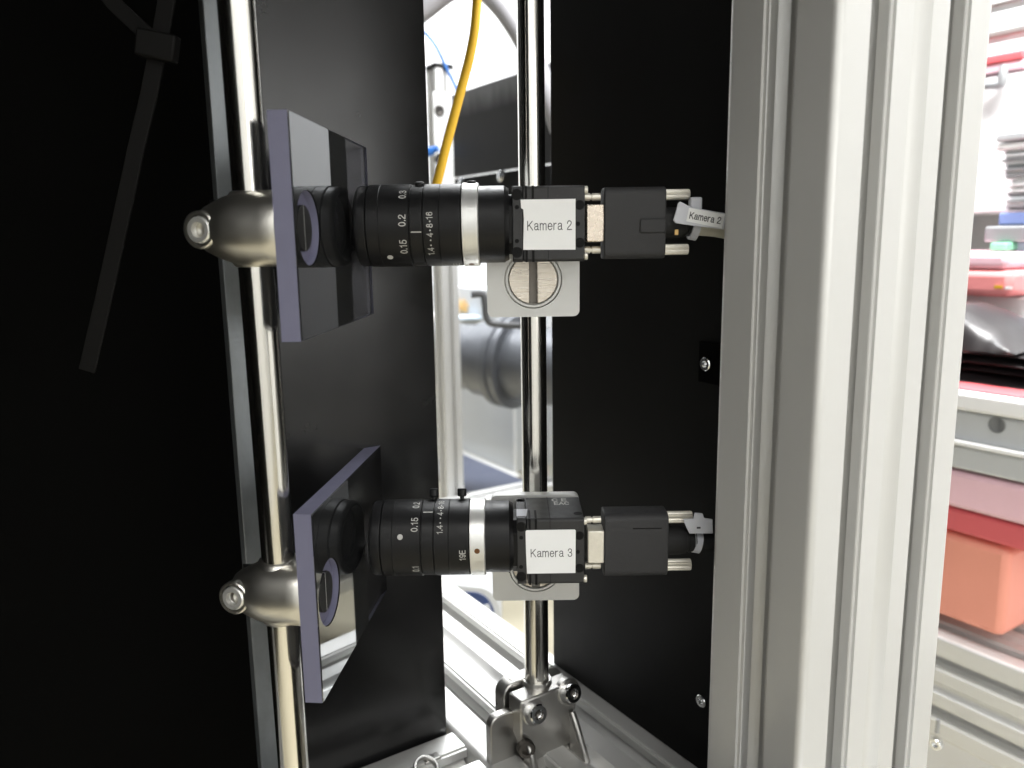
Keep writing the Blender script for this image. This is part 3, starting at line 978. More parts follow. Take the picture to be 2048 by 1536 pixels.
def camera_cable(label, centre, number):
    t = thing("camera_cable", label, "cable", centre, "cables plugged into the cameras")
    y0 = -3.0
    x0 = 15.6 if number == 2 else 16.4
    PL = 24.2 if number == 2 else 27.0
    make("metal_shell", MB().box((x0 + 3.4, y0 - 3, 0.1), (7.0, 9, 14.4)), M['shell'] if number == 2 else M['knurl'], t, bevel=0.5)
    for z in (10.4, -10.2):
        make("jack_screw", MB().lathe([(0, 1.5), (2.4, 1.5), (2.5, 1.15), (3.2, 1.15), (3.3, 1.5), (6.6, 1.5)], (x0 - 0.6, y0 - 2, z), (1, 0, 0), 20), M['knurl'], t)
    # moulded backshell with rounded sides
    prof = []
    hw, hh, c = 7.0, 13.9, 3.2
    for cx, cz, a0 in ((hw - c, hh - c, 0), (-hw + c, hh - c, 90), (-hw + c, -hh + c, 180), (hw - c, -hh + c, 270)):
        for i in range(5):
            a = R(a0 + 90 * i / 4)
            prof.append((cx + c * math.cos(a), cz + c * math.sin(a)))
    bs = make("plug_housing", MB().extrude(prof, Vector((x0 + 7.0, y0, 0)), Vector((0, 1, 0)), UP, Vector((1, 0, 0)), PL), M['plug'], t, bevel=0.5, angle=50)
    if number == 2:
        make("housing_rib", MB().box((x0 + 26.0, y0 - 7.0, -1.2), (10.4, 1.4, 5.6)), M['plug'], bs, bevel=0.6)
    else:
        make("housing_seam", MB().box((x0 + 25.0, y0 - 6.9, 8.0), (12.0, 0.3, 0.5)), M['hole'], bs)
    for z in (10.9, -10.5):
        mb = knurled((x0 + PL + 7.0, y0 - 1.5, z), 10.0 if number == 2 else 10.8, 2.15 if number == 2 else 2.55, True, n=48 if number == 2 else 28)
        make("thumb_screw", mb, M['knurl'], t, angle=15)
    make("cable_boot", MB().lathe([(0, 6.3), (6, 6.1), (8.6, 5.6), (8.8, 4.9), (9.6, 4.9), (9.8, 5.4), (13, 4.6)], (x0 + PL + 6.8, y0, 0.0), (1, 0, 0), 32), M['rubber'], t)
    if number == 3:
        make("boot_ring", MB().lathe([(0, 5.2), (0.5, 5.5), (1.0, 5.2)], (x0 + 41.2, y0, 0), (1, 0, 0), 32, cap=False), M['midgrey'], t)
        make("boot_ring", MB().lathe([(0, 4.6), (0.5, 4.9), (1.0, 4.6)], (x0 + 45.6, y0, 0), (1, 0, 0), 32, cap=False), M['midgrey'], t)
    cab = make("cable_sheath", MB().tube([(x0 + 38, y0, 0), (x0 + 46, y0, -0.6), (x0 + 58, y0 + 3, -2.2), (x0 + 85, y0 + 18, -9), (x0 + 100, y0 + 40, -40), (x0 + 104, y0 + 44, -90)],
                                      4.6 if number == 2 else 3.8, 20), M['cream_cable'] if number == 2 else M['rubber'], t)
    # nylon marker tie with flag
    if number == 2:
        a = R(-11)
        e1 = Vector((math.cos(a), -0.08, math.sin(a)))
        e2 = Vector((-math.sin(a), 0, math.cos(a)))
        c0 = Vector((x0 + 43.5, y0 - 9.5, 2.0))
        fl = [(-9.0, 3.6), (-8.4, 4.4), (-3.6, 2.9), (10.0, 3.0), (10.4, -3.2), (-2.0, -3.8), (-8.4, -4.0), (-9.4, -3.2)]
        flag = make("marker_flag", MB().extrude(fl, c0, e1, e2, Vector((0, 1, 0)), 1.0), M['nylon'], t, bevel=0.25)
        st = [(-4.6, 2.6), (9.4, 2.5), (9.4, -2.9), (-4.6, -2.6)]
        pap = make("marker_sticker", MB().extrude(st, c0 + Vector((0, -0.25, 0)), e1, e2, Vector((0, 1, 0)), 0.2), M['paper'], t)
        vs, fs = text_mesh("Kamera 2", width=12.2, height=2.3, bold=0.03)
        make("lettering", MB().add([c0 + Vector((0, -0.3 - 0.008 * l, 0)) + e1 * (p + 2.3) + e2 * (q - 0.1) for p, q, l in vs], fs), M['ink'], pap)
        make("marker_tie", MB().lathe([(0, 5.6), (0.1, 6.1), (3.0, 6.1), (3.1, 5.6)], (x0 + 42.5, y0 + 0.2, -0.6), (1, 0, -0.2), 28), M['nylon'], t)
        make("tie_lock", MB().box((x0 + 42.6, y0 - 5.8, 7.0), (4.6, 4.4, 5.0)), M['nylon'], t, bevel=0.6)
        make("boot_lug", MB().box((x0 + 35.4, y0 - 6.4, -3.8), (1.4, 0.8, 2.1)), M['straw'], t, bevel=0.1)
    else:
        c0 = Vector((x0 + 46.5, y0 - 6, 7.8))
        fl = [(-6.5, 3.2), (-2.0, 3.6), (-1.6, 6.2), (1.8, 6.0), (2.4, 4.0), (6, 3.6), (6.4, -2.6), (-3.6, -3.0)]
        flag = make("marker_flag", MB().extrude(fl, c0, Vector((1, 0, -0.05)), UP, Vector((0, 1, 0)), 1.0), M['nylon'], t, bevel=0.25)
        make("flag_print", MB().box(c0 + Vector((0.2, -0.05, -0.2)), (1.6, 0.1, 0.8)), M['ink'], flag)
        make("marker_tie", MB().lathe([(0, 4.4), (0.1, 4.9), (3.0, 4.9), (3.1, 4.4)], (x0 + 46, y0 + 0.2, -0.6), (1, 0, -0.2), 28), M['nylon'], t)
    return t


camera_cable("cable plug in the upper camera with pale thumbscrews and a flag reading Kamera 2", (14.4, 327.5, 6.5), 2)
camera_cable("cable plug in the lower camera with ribbed thumbscrews and a small pale flag", (14.4, 327.5, -127.0), 3)


# ------------------------------------------------------------------ cast foot under the centre rod
FT = -217.5
t = thing("clamp_foot", "grey cast metal clamp foot with two bright cap screws holding the centre rod", "clamp", (RC.x, RC.y, BASE), None, frame3(V, U, UP))
h0 = FT - BASE                                         # height of the jaw top over the beam
def rr_poly(x0, x1, y0, y1, r, n=5):
    p = []
    for cx, cy, a0 in ((x1 - r, y1 - r, 0), (x0 + r, y1 - r, 90), (x0 + r, y0 + r, 180), (x1 - r, y0 + r, 270)):
        for i in range(n + 1):
            a = R(a0 + 90 * i / n)
            p.append((cx + r * math.cos(a), cy + r * math.sin(a)))
    return p
ex, ey = Vector((1, 0, 0)), Vector((0, 1, 0))
# rear jaw: upright slab with rounded shoulders, seen over the front jaw
mb = MB().extrude(rr_poly(-18.5, 17.5, -20, h0 + 1.5, 7), Vector((0, 2.2, 0)), ex, UP, ey, 8.5)
make("rear_jaw", mb, M['zinc'], t, bevel=0.6)
# front jaw: a plate hanging down to the hinge
mb = MB().extrude([(-16.5, h0 - 1.0), (15.5, h0 - 1.0), (16.2, h0 - 2.5), (16.2, h0 - 16), (13.5, h0 - 19), (13.5, h0 - 34), (7, h0 - 36), (-7, h0 - 37), (-12.5, h0 - 33),
                   (-15.5, h0 - 24), (-17, h0 - 20), (-17.2, h0 - 2.5)], Vector((0, -11.0, 0)), ex, UP, ey, 11.0)
make("front_jaw", mb, M['zinc'], t, bevel=0.9)
# side flange to the left
mb = MB().extrude(rr_poly(-30, -14, -30, h0 - 9, 5), Vector((0, -4.0, 0)), ex, UP, ey, 5.0)
make("side_flange", mb, M['zinc'], t, bevel=0.6)
# rod socket bead
make("rod_socket", MB().lathe([(0, 6.1), (0, 7.2), (-1.5, 7.6), (-5, 7.6)], (0, 0, h0 + 1.2), UP, 40, cap=False), M['zinc'], t)
# two cap screws, heads on the front
for x, z in ((-9.6, h0 - 8.6), (11.6, h0 - 5.0)):
    c = Vector((x, -11.0, z))
    ax = Vector((0.0, -1, 0.22)).normalized()
    make("screw_boss", MB().lathe([(-3, 6.6), (0.6, 6.6), (1.2, 6.0)], c, ax, 32), M['zinc'], t)
    sc = make("cap_screw", MB().lathe([(0, 4.8), (4.4, 4.8), (5.1, 4.3), (5.1, 2.6), (2.8, 2.5), (2.8, 0)], c, ax, 32, cap=False), M['chrome'], t)
    make("hex_socket", MB().lathe([(2.9, 2.4), (2.95, 0)], c, ax, 6, cap=False), M['socket'], sc)
# two gussets run forward and down from the front jaw, a bolt stands between them
for x, zt, b1, z1 in ((-13.6, h0 - 23, -30, h0 - 66), (13.6, h0 - 16.5, -37, h0 - 62)):
    mb = MB().extrude([(-9, zt), (-12.5, zt - 1), (b1, z1), (b1, z1 - 30), (-9, z1 - 30)], Vector((x - 1.4, 0, 0)), ey, UP, ex, 2.8)
    make("gusset", mb, M['zinc'], t, bevel=0.7)
    mb = MB().tube([(x, -11.2, zt - 0.5), (x, -15.5, zt - 7), (x, (b1 - 13) / 2, (z1 + zt) / 2 - 1.5), (x, b1 - 0.4, z1), (x, b1 - 1.6, z1 - 20)], 1.9, 14)
    make("rib", mb, M['zinc'], t)
mb = MB().extrude([(-10.5, h0 - 34), (-13, h0 - 39), (-22, h0 - 50), (-22, h0 - 54), (-10.5, h0 - 44)], Vector((-12.2, 0, 0)), ey, UP, ex, 24.4)
make("hinge_housing", mb, M['zinc'], t, bevel=0.8)
make("hinge_bolt", MB().lathe([(0, 5.4), (18, 5.4), (19, 4.8)], (4.5, -22.5, h0 - 66), (0.0, -0.1, 1), 24), M['rubber'], t)
make("pivot_screw", MB().lathe([(0, 4.4), (3.0, 4.4), (3.6, 3.9), (3.6, 2.4), (1.4, 2.3), (1.4, 0)], (-15.2, -11.6, h0 - 25), Vector((-0.35, -1, 0.1)), 28, cap=False), M['socket'], t)
# raised rings stamped on the rear jaw's shoulders
for x in (-9.5, 9.5):
    make("stamped_ring", MB().lathe([(0, 3.2), (0.25, 3.05), (0.25, 2.75), (0, 2.6)], (x, 6.4, h0 + 1.5), UP, 28, cap=False), M['nickel'], t)

# spring nut with bent wire lying in the groove of the cross beam
p = onplane(846, 1522, (0, 0, BASE), UP)
t = thing("slot_nut", "small bright slot nut lying in the groove of the cross beam", "nut", p + Vector((0, 0, 0)), None, frame3(V, U, UP))
make("nut_ring", MB().lathe([(0, 6.6), (0, 4.9), (1.8, 4.9), (2.2, 5.3), (2.2, 6.2), (1.8, 6.6)], (-1, -4.5, -1.5), (0.15, -0.5, 1), 36, cap=False, close=True), M['zinc'], t)
make("nut_tongue", MB().box((5, 1, -1.2), (9, 5, 1.6)), M['zinc'], t, bevel=0.5)

# ------------------------------------------------------------------ black cable tie hanging at the left
def flatband(pts, w, th):
    """strap of width w facing the viewer"""
    mb = MB()
    vs = []
    for i, p in enumerate(pts):
        p = Vector(p)
        d = (Vector(pts[min(i + 1, len(pts) - 1)]) - Vector(pts[max(i - 1, 0)])).normalized()
        s = d.cross(Vector((0, -1, 0))).normalized()
        for a, b in ((-1, 0), (1, 0), (1, 1), (-1, 1)):
            vs.append(p + s * (a * w / 2) + Vector((0, b * th, 0)))
    fs = []
    n = len(pts)
    for i in range(n - 1):
        for k in range(4):
            fs.append((i * 4 + k, i * 4 + (k + 1) % 4, i * 4 + 4 + (k + 1) % 4, i * 4 + 4 + k))
    fs += [(0, 1, 2, 3), tuple((n - 1) * 4 + k for k in range(4))]
    return mb.add(vs, fs)


YT = 292
t = thing("cable_tie", "black cable tie with a long loose tail hanging in the dark at the left", "cable tie", at(175, 740, YT))
oT = at(175, 740, YT)
make("tail", flatband([at(a, b, YT) - oT for a, b in ((172, 742), (205, 600), (240, 440), (268, 310), (296, 190), (316, 90), (332, 0), (345, -80))], 5.8, 1.2), M['tie'], t, bevel=0.2)
hc = at(315, 92, YT - 2) - oT
make("locking_head", MB().box(hc, (13.6, 5.5, 9.0), (Vector((math.cos(R(-12)), 0, math.sin(R(-12)))), Vector((0, 1, 0)), Vector((-math.sin(R(-12)), 0, math.cos(R(-12)))))), M['tie'], t, bevel=0.8)
make("loop_end", flatband([at(a, b, YT + 2) - oT for a, b in ((300, 75), (262, 40), (225, 5), (180, -60))], 5.4, 1.2), M['tie'], t, bevel=0.2)
# a loom it binds, out of the frame above
mb = MB().tube([at(140, -90, YT + 12), at(250, -70, YT + 10), at(380, -75, YT + 12), at(480, -110, YT + 20)], 7, 16)
tag(make("cable_loom", mb, M['rubber']), "black cable bundle held by the loose cable tie", "cable")

# ------------------------------------------------------------------ seen through the gap behind
tag(make("yellow_cable", MB().tube([at(958, -80, 500), at(954, 0, 500), at(949, 60, 498), at(939, 115, 496), at(926, 165, 494), at(906, 240, 490), at(889, 305, 486), at(872, 372, 482), at(846, 450, 478), at(800, 560, 475)], 2.8, 18), M['yellow']),
    "yellow cable hanging behind the upper lens", "cable")

# far upright profile with bracket plate
cF = at(884, 600, 1200)
uF, vF = cF.dot(U), cF.dot(V)
mb = MB().extrude(section(30, 30, 0.75, 2.0), uv(uF, vF, -700), U, V, UP, 700 + 246)
t = thing("far_upright", "far slim aluminium upright with bracket plate, seen in the gap between panels", "column", uv(uF, vF, -700))
oF = uv(uF, vF, -700)
mb.v = [p - oF for p in mb.v]
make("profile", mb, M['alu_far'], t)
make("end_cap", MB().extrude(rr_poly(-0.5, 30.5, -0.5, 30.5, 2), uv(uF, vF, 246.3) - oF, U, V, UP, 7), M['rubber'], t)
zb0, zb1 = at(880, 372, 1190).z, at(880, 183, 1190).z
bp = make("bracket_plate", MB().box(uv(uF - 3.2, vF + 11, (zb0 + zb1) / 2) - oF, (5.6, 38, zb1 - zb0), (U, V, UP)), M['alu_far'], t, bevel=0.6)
for px, py in ((879, 222), (879, 318)):
    p = onplane(px, py, uv(uF - 6.1, 0, 0), U) - oF
    make("bracket_screw", MB().lathe([(0, 8.2), (-0.4, 8.2), (-0.4, 6.8), (-0.2, 6.6), (-0.2, 3.4), (-0.1, 3.2), (-0.1, 0)], p, U, 24, cap=False), M['socket'], bp)

# far black panel with worn top edge, lower half bolted on
pA = at(903, 262, 1120)
vP = pA.dot(V)
def pz(px, py):
    return onplane(px, py, uv(0, vP, 0), V)
qa, qb = pz(903, 190), pz(903, 357)
u0 = pz(1102, 200).dot(U)
u1 = qa.dot(U)
t = thing("far_black_panel", "far black panel with a worn chalky top edge and bolted seam", "panel", uv((u0 + u1) / 2, vP, -200))
oP = uv((u0 + u1) / 2, vP, -200)
make("upper_board", MB().box(uv((u0 + u1) / 2, vP + 4, (qa.z + qb.z) / 2 + 0.5) - oP, (u1 - u0, 8, qa.z - qb.z - 1), (U, V, UP)), M['scratched'], t, bevel=0.8)
make("lower_board", MB().box(uv((u0 + u1) / 2, vP + 5, (qb.z + 10) / 2) - oP, (u1 - u0, 8, qb.z - 12), (U, V, UP)), M['panel_dull'], t, bevel=0.8)
for px, py in ((1003, 352), (925, 366)):
    p = pz(px, py) - oP
    make("seam_bolt", MB().lathe([(2, 7), (-2, 7), (-3.6, 5), (-4, 0)], p, V, 20, cap=False), M['chrome'], t)

# grey hose arching over the gap
pts = [(700, 140), (800, 58), (850, 18), (905, -22), (950, -30), (990, 0), (1022, 40), (1052, 90), (1085, 160), (1120, 260)]
tag(make("grey_hose", MB().tube([at(a, b, 950 - 3 * i) for i, (a, b) in enumerate(pts)], 11.5, 18), M['hose']), "grey hose arching through the top of the gap", "hose")
tag(make("blue_air_tube", MB().tube([at(820, 40, 1150), at(846, 62, 1150), at(866, 84, 1150), at(882, 112, 1150), at(893, 138, 1155), at(905, 160, 1160), at(914, 182, 1160), at(925, 230, 1165)], 2.3, 12), M['blue']), "thin blue air tube curving over the far upright", "tube")
tag(make("blue_fitting", MB().lathe([(0, 4), (4, 6), (12, 6), (15, 4.5), (22, 4.5)], at(848, 308, 1130), (1, -0.3, 0.35), 20), M['blue']), "blue push-in fitting beside the far bracket plate", "fitting")

# wide pipe with collar
pipeA, pipeB = at(820, 700, 1520), at(1200, 745, 1300)
ax = (pipeB - pipeA)
L = ax.length
t = thing("duct_pipe", "fat grey duct pipe with a stepped collar, seen in the gap behind the rod", "pipe", pipeA, None)
d = ax.normalized()
def along(px):                                        # distance along the pipe at pixel column px
    r = ray(px, 722)
    best = min(range(0, 401), key=lambda i: abs(((pipeA + ax * (i / 400)).x / (pipeA + ax * (i / 400)).y) - r.x / r.y))
    return L * best / 400
make("pipe_run", MB().lathe([(0, 59), (along(958), 59), (along(960), 60), (along(964), 66), (along(1000), 68), (along(1002), 69)], (0, 0, 0), d, 64), M['duct'], t)
make("collar", MB().lathe([(along(1002), 62), (along(1002), 76), (along(1005), 80), (along(1018), 81), (along(1020), 77), (along(1024), 77), (along(1026), 82), (along(1036), 82), (along(1037), 66), (L, 66)], (0, 0, 0), d, 64), M['duct'], t)

# grey machine cabinet below the pipe, rails, dark tray
def quad_box(name, pxs, y0, dy, m, par=None, **kw):
    """box whose front face spans the pixel rectangle (x0,y0,x1,y1) at depth y0"""
    x0, ya, x1, yb = pxs
    a, b = at(x0, yb, y0), at(x1, ya, y0)
    return MB().box(((a.x + b.x) / 2, y0 + dy / 2, (a.z + b.z) / 2), (abs(b.x - a.x), dy, abs(b.z - a.z)))


cz0, cz1 = at(980, 945, 1700).z, at(980, 640, 1700).z
pc = at(1030, 850, 1700)
uC = pc.dot(U)
vC = pc.dot(V)
t = thing("machine_cabinet", "light grey machine cabinet below the duct pipe with a bright vertical seam", "cabinet", uv(uC, vC + 20, cz0 - 40))
oC = uv(uC, vC + 20, cz0 - 40)
make("cabinet_front", MB().box(uv(uC + 280, vC + 40, (cz0 + cz1) / 2 + 30) - oC, (560, 80, cz1 - cz0 + 60), (U, V, UP)), M['grey_wall'], t, bevel=2)
make("cabinet_corner", MB().box(uv(uC - 2, vC - 2, (cz0 + cz1) / 2 + 30) - oC, (5, 5, cz1 - cz0 + 60), (U, V, UP)), M['wall'], t, bevel=1)
make("cabinet_side", MB().box(uv(uC + 41, vC + 220, (cz0 + cz1) / 2 + 30) - oC, (80, 280, cz1 - cz0 + 58), (U, V, UP)), M['grey_wall'], t, bevel=2)
make("plinth_rail", MB().box(uv(uC + 280, vC - 14, cz0 - 10) - oC, (600, 30, 18), (U, V, UP)), M['alu_far'], t, bevel=3)
make("plinth_rail", MB().box(uv(uC + 280, vC - 22, cz0 - 34) - oC, (600, 30, 20), (U, V, UP)), M['alu_far'], t, bevel=3)

pT = at(930, 965, 1500)
tag(make("dark_tray", MB().box(pT + Vector((20, 60, -12)), (330, 130, 12), (U, V, UP)), M['darkblue'], bevel=2), "dark slate tray behind the bright far rail", "tray")
pR = at(915, 1000, 1180)
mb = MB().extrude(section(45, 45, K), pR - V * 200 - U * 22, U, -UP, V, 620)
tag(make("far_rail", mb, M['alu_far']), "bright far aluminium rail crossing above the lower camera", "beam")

# bench with straw packing and sheets behind the upper mount
pB = at(935, 628, 1900)
t = thing("far_bench", "far white workbench top behind the upper camera mount", "bench", (pB.x, pB.y + 150, pB.z - 60))
make("bench_top", MB().box((0, 40, 45), (700, 420, 30)), M['white'], t, bevel=3)
make("bench_apron", MB().box((0, -130, 0), (690, 20, 60)), M['palegrey'], t, bevel=2)
mb = MB()
for i in range(140):
    c = at(rnd.uniform(905, 966), 622, 1880 + rnd.uniform(-20, 30)) + Vector((0, 0, rnd.uniform(0, 22)))
    d = Vector((rnd.uniform(-1, 1), rnd.uniform(-0.5, 0.5), rnd.uniform(-0.25, 0.5))).normalized() * rnd.uniform(5, 14)
    mb.tube([c - d, c + Vector((0, 0, rnd.uniform(-2, 4))), c + d], rnd.uniform(1.2, 2.6), 5)
o = tag(make("straw_packing", mb, M['straw']), "heap of straw coloured packing on the far bench", "packing")
tag(make("folded_sheet", MB().box(at(938, 634, 1840), (100, 60, 7), (Vector((0.98, 0.2, 0)), Vector((-0.2, 0.98, 0)), UP)), M['sheet'], bevel=1.5), "pale blue folded sheet on the far bench", "sheet")
pK = at(962, 612, 1000)
tag(make("dark_hook", MB().tube([pK + Vector((-12, 0, 14)), pK + Vector((2, 0, 14)), pK + Vector((5, 0, 2)), pK + Vector((8, 0, -18)), pK + Vector((24, 0, -24)), pK + Vector((80, 0, -26))], 4.2, 12), M['darkgrey'], ), "dark grey curved bracket behind the upper camera mount", "bracket")

# bin and tape below the lower camera
pN = at(935, 1290, 900)
t = thing("blue_bin", "navy blue bin with a rounded pale grey rim on the cream floor", "bin", pN)
k = 0.565
prof = []
for i in range(15):
    a = R(90 * i / 14)
    prof.append((math.sin(a) * 42 - 0, math.cos(a) * 62))
poly = [(-40, -70), (42, -70)] + [(42 - 30 + 30 * math.cos(R(a)), 40 + 36 * math.sin(R(a))) for a in range(0, 91, 10)] + [(-40, 82)]
poly2 = [(-40, -70), (34, -70)] + [(34 - 26 + 26 * math.cos(R(a)), 36 + 33 * math.sin(R(a))) for a in range(0, 91, 10)] + [(-40, 71)]
make("rim", MB().extrude(poly, Vector((0, 0, 0)), Vector((1, 0, 0)), UP, Vector((0, 1, 0)), 60), M['palegrey'], t, bevel=1.5)
make("recess", MB().extrude(poly2, Vector((0, -1.2, 0)), Vector((1, 0, 0)), UP, Vector((0, 1, 0)), 6), M['navy'], t, bevel=0.8)
make("band", MB().extrude([(-38, 26), (30, 44), (27, 54), (-38, 36)], Vector((0, -3.0, 0)), Vector((1, 0, 0)), UP, Vector((0, 1, 0)), 3), M['palegrey'], t, bevel=0.6)
make("strap", MB().box((-26, -3, 46), (4, 4, 70)), M['midgrey'], t)

# ------------------------------------------------------------------ right of the column
# low slotted beam behind the column, running towards the viewer
bA = at(1884, 1276, 610)
mb = MB().extrude(section(90, 90, K), uv(-100, bA.dot(V), bA.z), V, -UP, U, 900)
t = thing("side_beam", "pale double slotted beam low behind the column at the right", "beam", uv(300, bA.dot(V), bA.z - 90))
oB = uv(300, bA.dot(V), bA.z - 90)
mb.v = [p - oB for p in mb.v]
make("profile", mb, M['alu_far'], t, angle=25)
pS = at(1872, 1488, 585)
t = thing("beam_screw", "shiny cap screw low beside the column's right edge", "screw", pS)
make("head", MB().lathe([(3, 5), (-1, 5), (-2, 4.4), (-2, 2.6), (0.5, 2.5), (0.5, 0)], (0, 0, 0), V, 28, cap=False), M['chrome'], t)
make("thread_end", MB().cyl((0, 0, 10), (0, 0, 22), 1.6, 12), M['midgrey'], t)

VB = bA.dot(V) + 9.0                       # front of the storage rack
nV = V


def rk(px, py, dv=0.0):
    return onplane(px, py, uv(0, VB + dv, 0), nV)


def rackbox(name, x0, ya, x1, yb, m, dv=0.0, depth=120, par=None, org=None, bevel=2.0, grow0=60, grow1=60):
    """box standing in the rack; front face spans the pixels, run along U"""
    a, b = rk(x0, (ya + yb) / 2, dv), rk(x1, (ya + yb) / 2, dv)
    z1, z0 = rk((x0 + x1) / 2, ya, dv).z, rk((x0 + x1) / 2, yb, dv).z
    u0, u1 = sorted((a.dot(U), b.dot(U)))
    u0 -= grow0
    u1 += grow1
    c = uv((u0 + u1) / 2, VB + dv + depth / 2, (z0 + z1) / 2)
    mb = MB().box(c - (org or Vector((0, 0, 0))), (u1 - u0, depth, z1 - z0), (U, V, UP))
    return make(name, mb, m, par, bevel=bevel)


# big bin: salmon body, red band, pale lid
oR = rk(1960, 1270)
t = thing("storage_bin", "large salmon storage bin with a pale pink lid on the rack", "bin", oR)
rackbox("bin_body", 1900, 1085, 2030, 1265, M['salmon'], 0, 160, t, oR, 6, grow1=90, grow0=-6)
rackbox("bin_rim", 1900, 1036, 2060, 1085, M['red'], -4, 168, t, oR, 3, grow1=90)
rackbox("bin_lid", 1900, 958, 2060, 1035, M['pink'], -8, 176, t, oR, 4, grow1=90)
# shelf with bright lip
oS = rk(1960, 955)
t = thing("rack_shelf", "grey rack shelf with bright white lips and a round hole, above the salmon bin", "shelf", oS)
rackbox("shelf_front", 1900, 905, 2060, 952, M['palegrey'], -10, 200, t, oS, 2, grow1=200)
rackbox("shelf_lip", 1900, 894, 2060, 904, M['white'], -14, 204, t, oS, 1, grow1=200)
rackbox("shelf_face", 1900, 832, 2060, 893, M['palegrey'], -8, 20, t, oS, 2, grow1=200)
rackbox("shelf_edge", 1900, 792, 2060, 831, M['white'], -14, 204, t, oS, 3, grow1=200)
p = rk(1994, 850, -8.4) - oS
make("shelf_hole", MB().lathe([(0, 6.4), (-0.6, 6.4), (-0.6, 5.8), (0, 5.6)], p, V, 24), M['midgrey'], t)
rackbox("red_trim", 1900, 783, 2060, 791, M['red'], -6, 190, t, oS, 1, grow1=200)

# stack of black film bags on the shelf
zt = rk(1960, 782, 20).z
stack_y = ((784, 752), (752, 736), (736, 716), (716, 700))
for i, (yb, ya) in enumerate(stack_y):
    u_c = rk(1985, 740, 30).dot(U)
    zb, z1 = rk(1985, yb, 30).z, rk(1985, ya, 30).z
    mb = MB()
    n = 30
    vs, fs = [], []
    for j in range(n + 1):
        uu = -190 + 380 * j / n
        for kx in range(9):
            f = kx / 8
            ang = math.pi * 2 * f
            bul = 0.9 + 0.25 * mnoise.noise(Vector((uu * 0.02, kx * 0.9, i * 3.1)))
            vs.append(uv(u_c + uu, VB + 75 + 60 * bul * math.cos(ang), (zb + z1) / 2 + (z1 - zb) * 0.56 * bul * math.sin(ang)))
    for j in range(n):
        for kx in range(8):
            fs.append((j * 9 + kx, j * 9 + kx + 1, (j + 1) * 9 + kx + 1, (j + 1) * 9 + kx))
    o = make("film_bag", mb.add(vs, fs), M['bag'])
    tag(o, ["lowest flat dark film bag of the pile on the rack shelf", "second dark film bag from the bottom of the pile on the rack shelf",
            "third dark film bag from the bottom of the pile on the rack shelf", "flat dark film bag right under the humped bag on the rack"][i], "bag", "dark film bags piled on the rack shelf")
# humped bag
mb = MB()
vs, fs = [], []
nu, nv_ = 26, 12
ua, ub = rk(1890, 690, 20).dot(U), rk(2055, 690, 20).dot(U)
zb = rk(1960, 700, 30).z
for j in range(nu + 1):
    f = j / nu
    px = 1880 + 180 * f
    top = 607 + 90 * max(0, (px - 1905) / 150) ** 1.35 if px > 1905 else 607
    zt = max(zb + 2, rk(px, top, 40).z)
    uu = rk(px, 690, 40).dot(U)
    for k_ in range(nv_ + 1):
        a = math.pi * k_ / nv_
        w = 52 + 8 * mnoise.noise(Vector((f * 4, k_ * 0.5, 1)))
        vs.append(uv(uu, VB + 70 - w * math.cos(a), zb + (zt - zb) * math.sin(a) ** 0.75))
for j in range(nu):
    for k_ in range(nv_):
        a = j * (nv_ + 1) + k_
        fs.append((a, a + 1, a + nv_ + 2, a + nv_ + 1))
tag(make("humped_bag", mb.add(vs, fs), M['bag'], angle=80), "humped dark glossy bag on top of the bag pile in the rack", "bag")

# boxes higher up and further back in the rack
tag(rackbox("white_box", 1900, 592, 2070, 700, M['white'], 150, 120, grow1=80, grow0=40), "plain white box behind the humped dark bag", "box")
oq = rk(1950, 592, 120)
t = thing("red_box", "red plastic box with a yellow and a white sticker above the dark bags", "box", oq)
rackbox("lower_box", 1890, 540, 2022, 592, M['palered'], 118, 130, t, oq, 6, grow0=0)
rackbox("upper_box", 1890, 505, 2014, 538, M['pink'], 120, 126, t, oq, 5, grow0=0)
rackbox("yellow_sticker", 1988, 571, 2004, 577, M['yellow'], 116.5, 1.0, t, oq, 0.1, 0, 0)
rackbox("white_sticker", 2010, 573, 2024, 579, M['white'], 116.5, 1.0, t, oq, 0.1, 0, 0)
tag(rackbox("green_crate", 1978, 485, 2014, 502, M['green'], 150, 80, grow0=0, grow1=0), "small green crate above the red box", "crate")
tag(rackbox("blue_crate", 2016, 482, 2070, 572, M['sheet'], 170, 80, grow0=30, grow1=0), "pale blue crate right of the red box", "crate")
tag(rackbox("grey_crate", 1968, 452, 2070, 484, M['midgrey'], 160, 90, grow0=20, grow1=0), "grey crate under the blue folders", "crate")
tag(rackbox("blue_folder", 1996, 424, 2070, 450, M['bluebox'], 165, 80, grow0=20, grow1=0), "blue folder lying below the paper stack", "folder")
# paper stack: single sheets
oq = rk(2025, 422, 165)
t = thing("paper_stack", "ragged stack of grey papers above the blue folder", "papers", oq)
yy = 421
i = 0
while yy > 300:
    h = rnd.choice((3.2, 4.0, 5.5))
    x0 = 2016 + rnd.uniform(-6, 7) - (8 if i > 14 else 0)
    rackbox("sheet_bundle", x0, yy - h, 2075, yy - 0.6, rnd.choice((M['palegrey'], M['white'], M['white'], M['midgrey'])), 165 + rnd.uniform(-3, 3), 80, t, oq, 0.4, 20, 0)
    yy -= h
    i += 1
tag(rackbox("grey_tray", 1992, 262, 2075, 280, M['palegrey'], 160, 90, grow0=20, grow1=0), "flat grey tray on top of the paper stack", "tray")
tag(rackbox("slim_tray", 1992, 283, 2075, 298, M['white'], 162, 90, grow0=20, grow1=0), "slim white tray just under the flat grey tray", "tray")
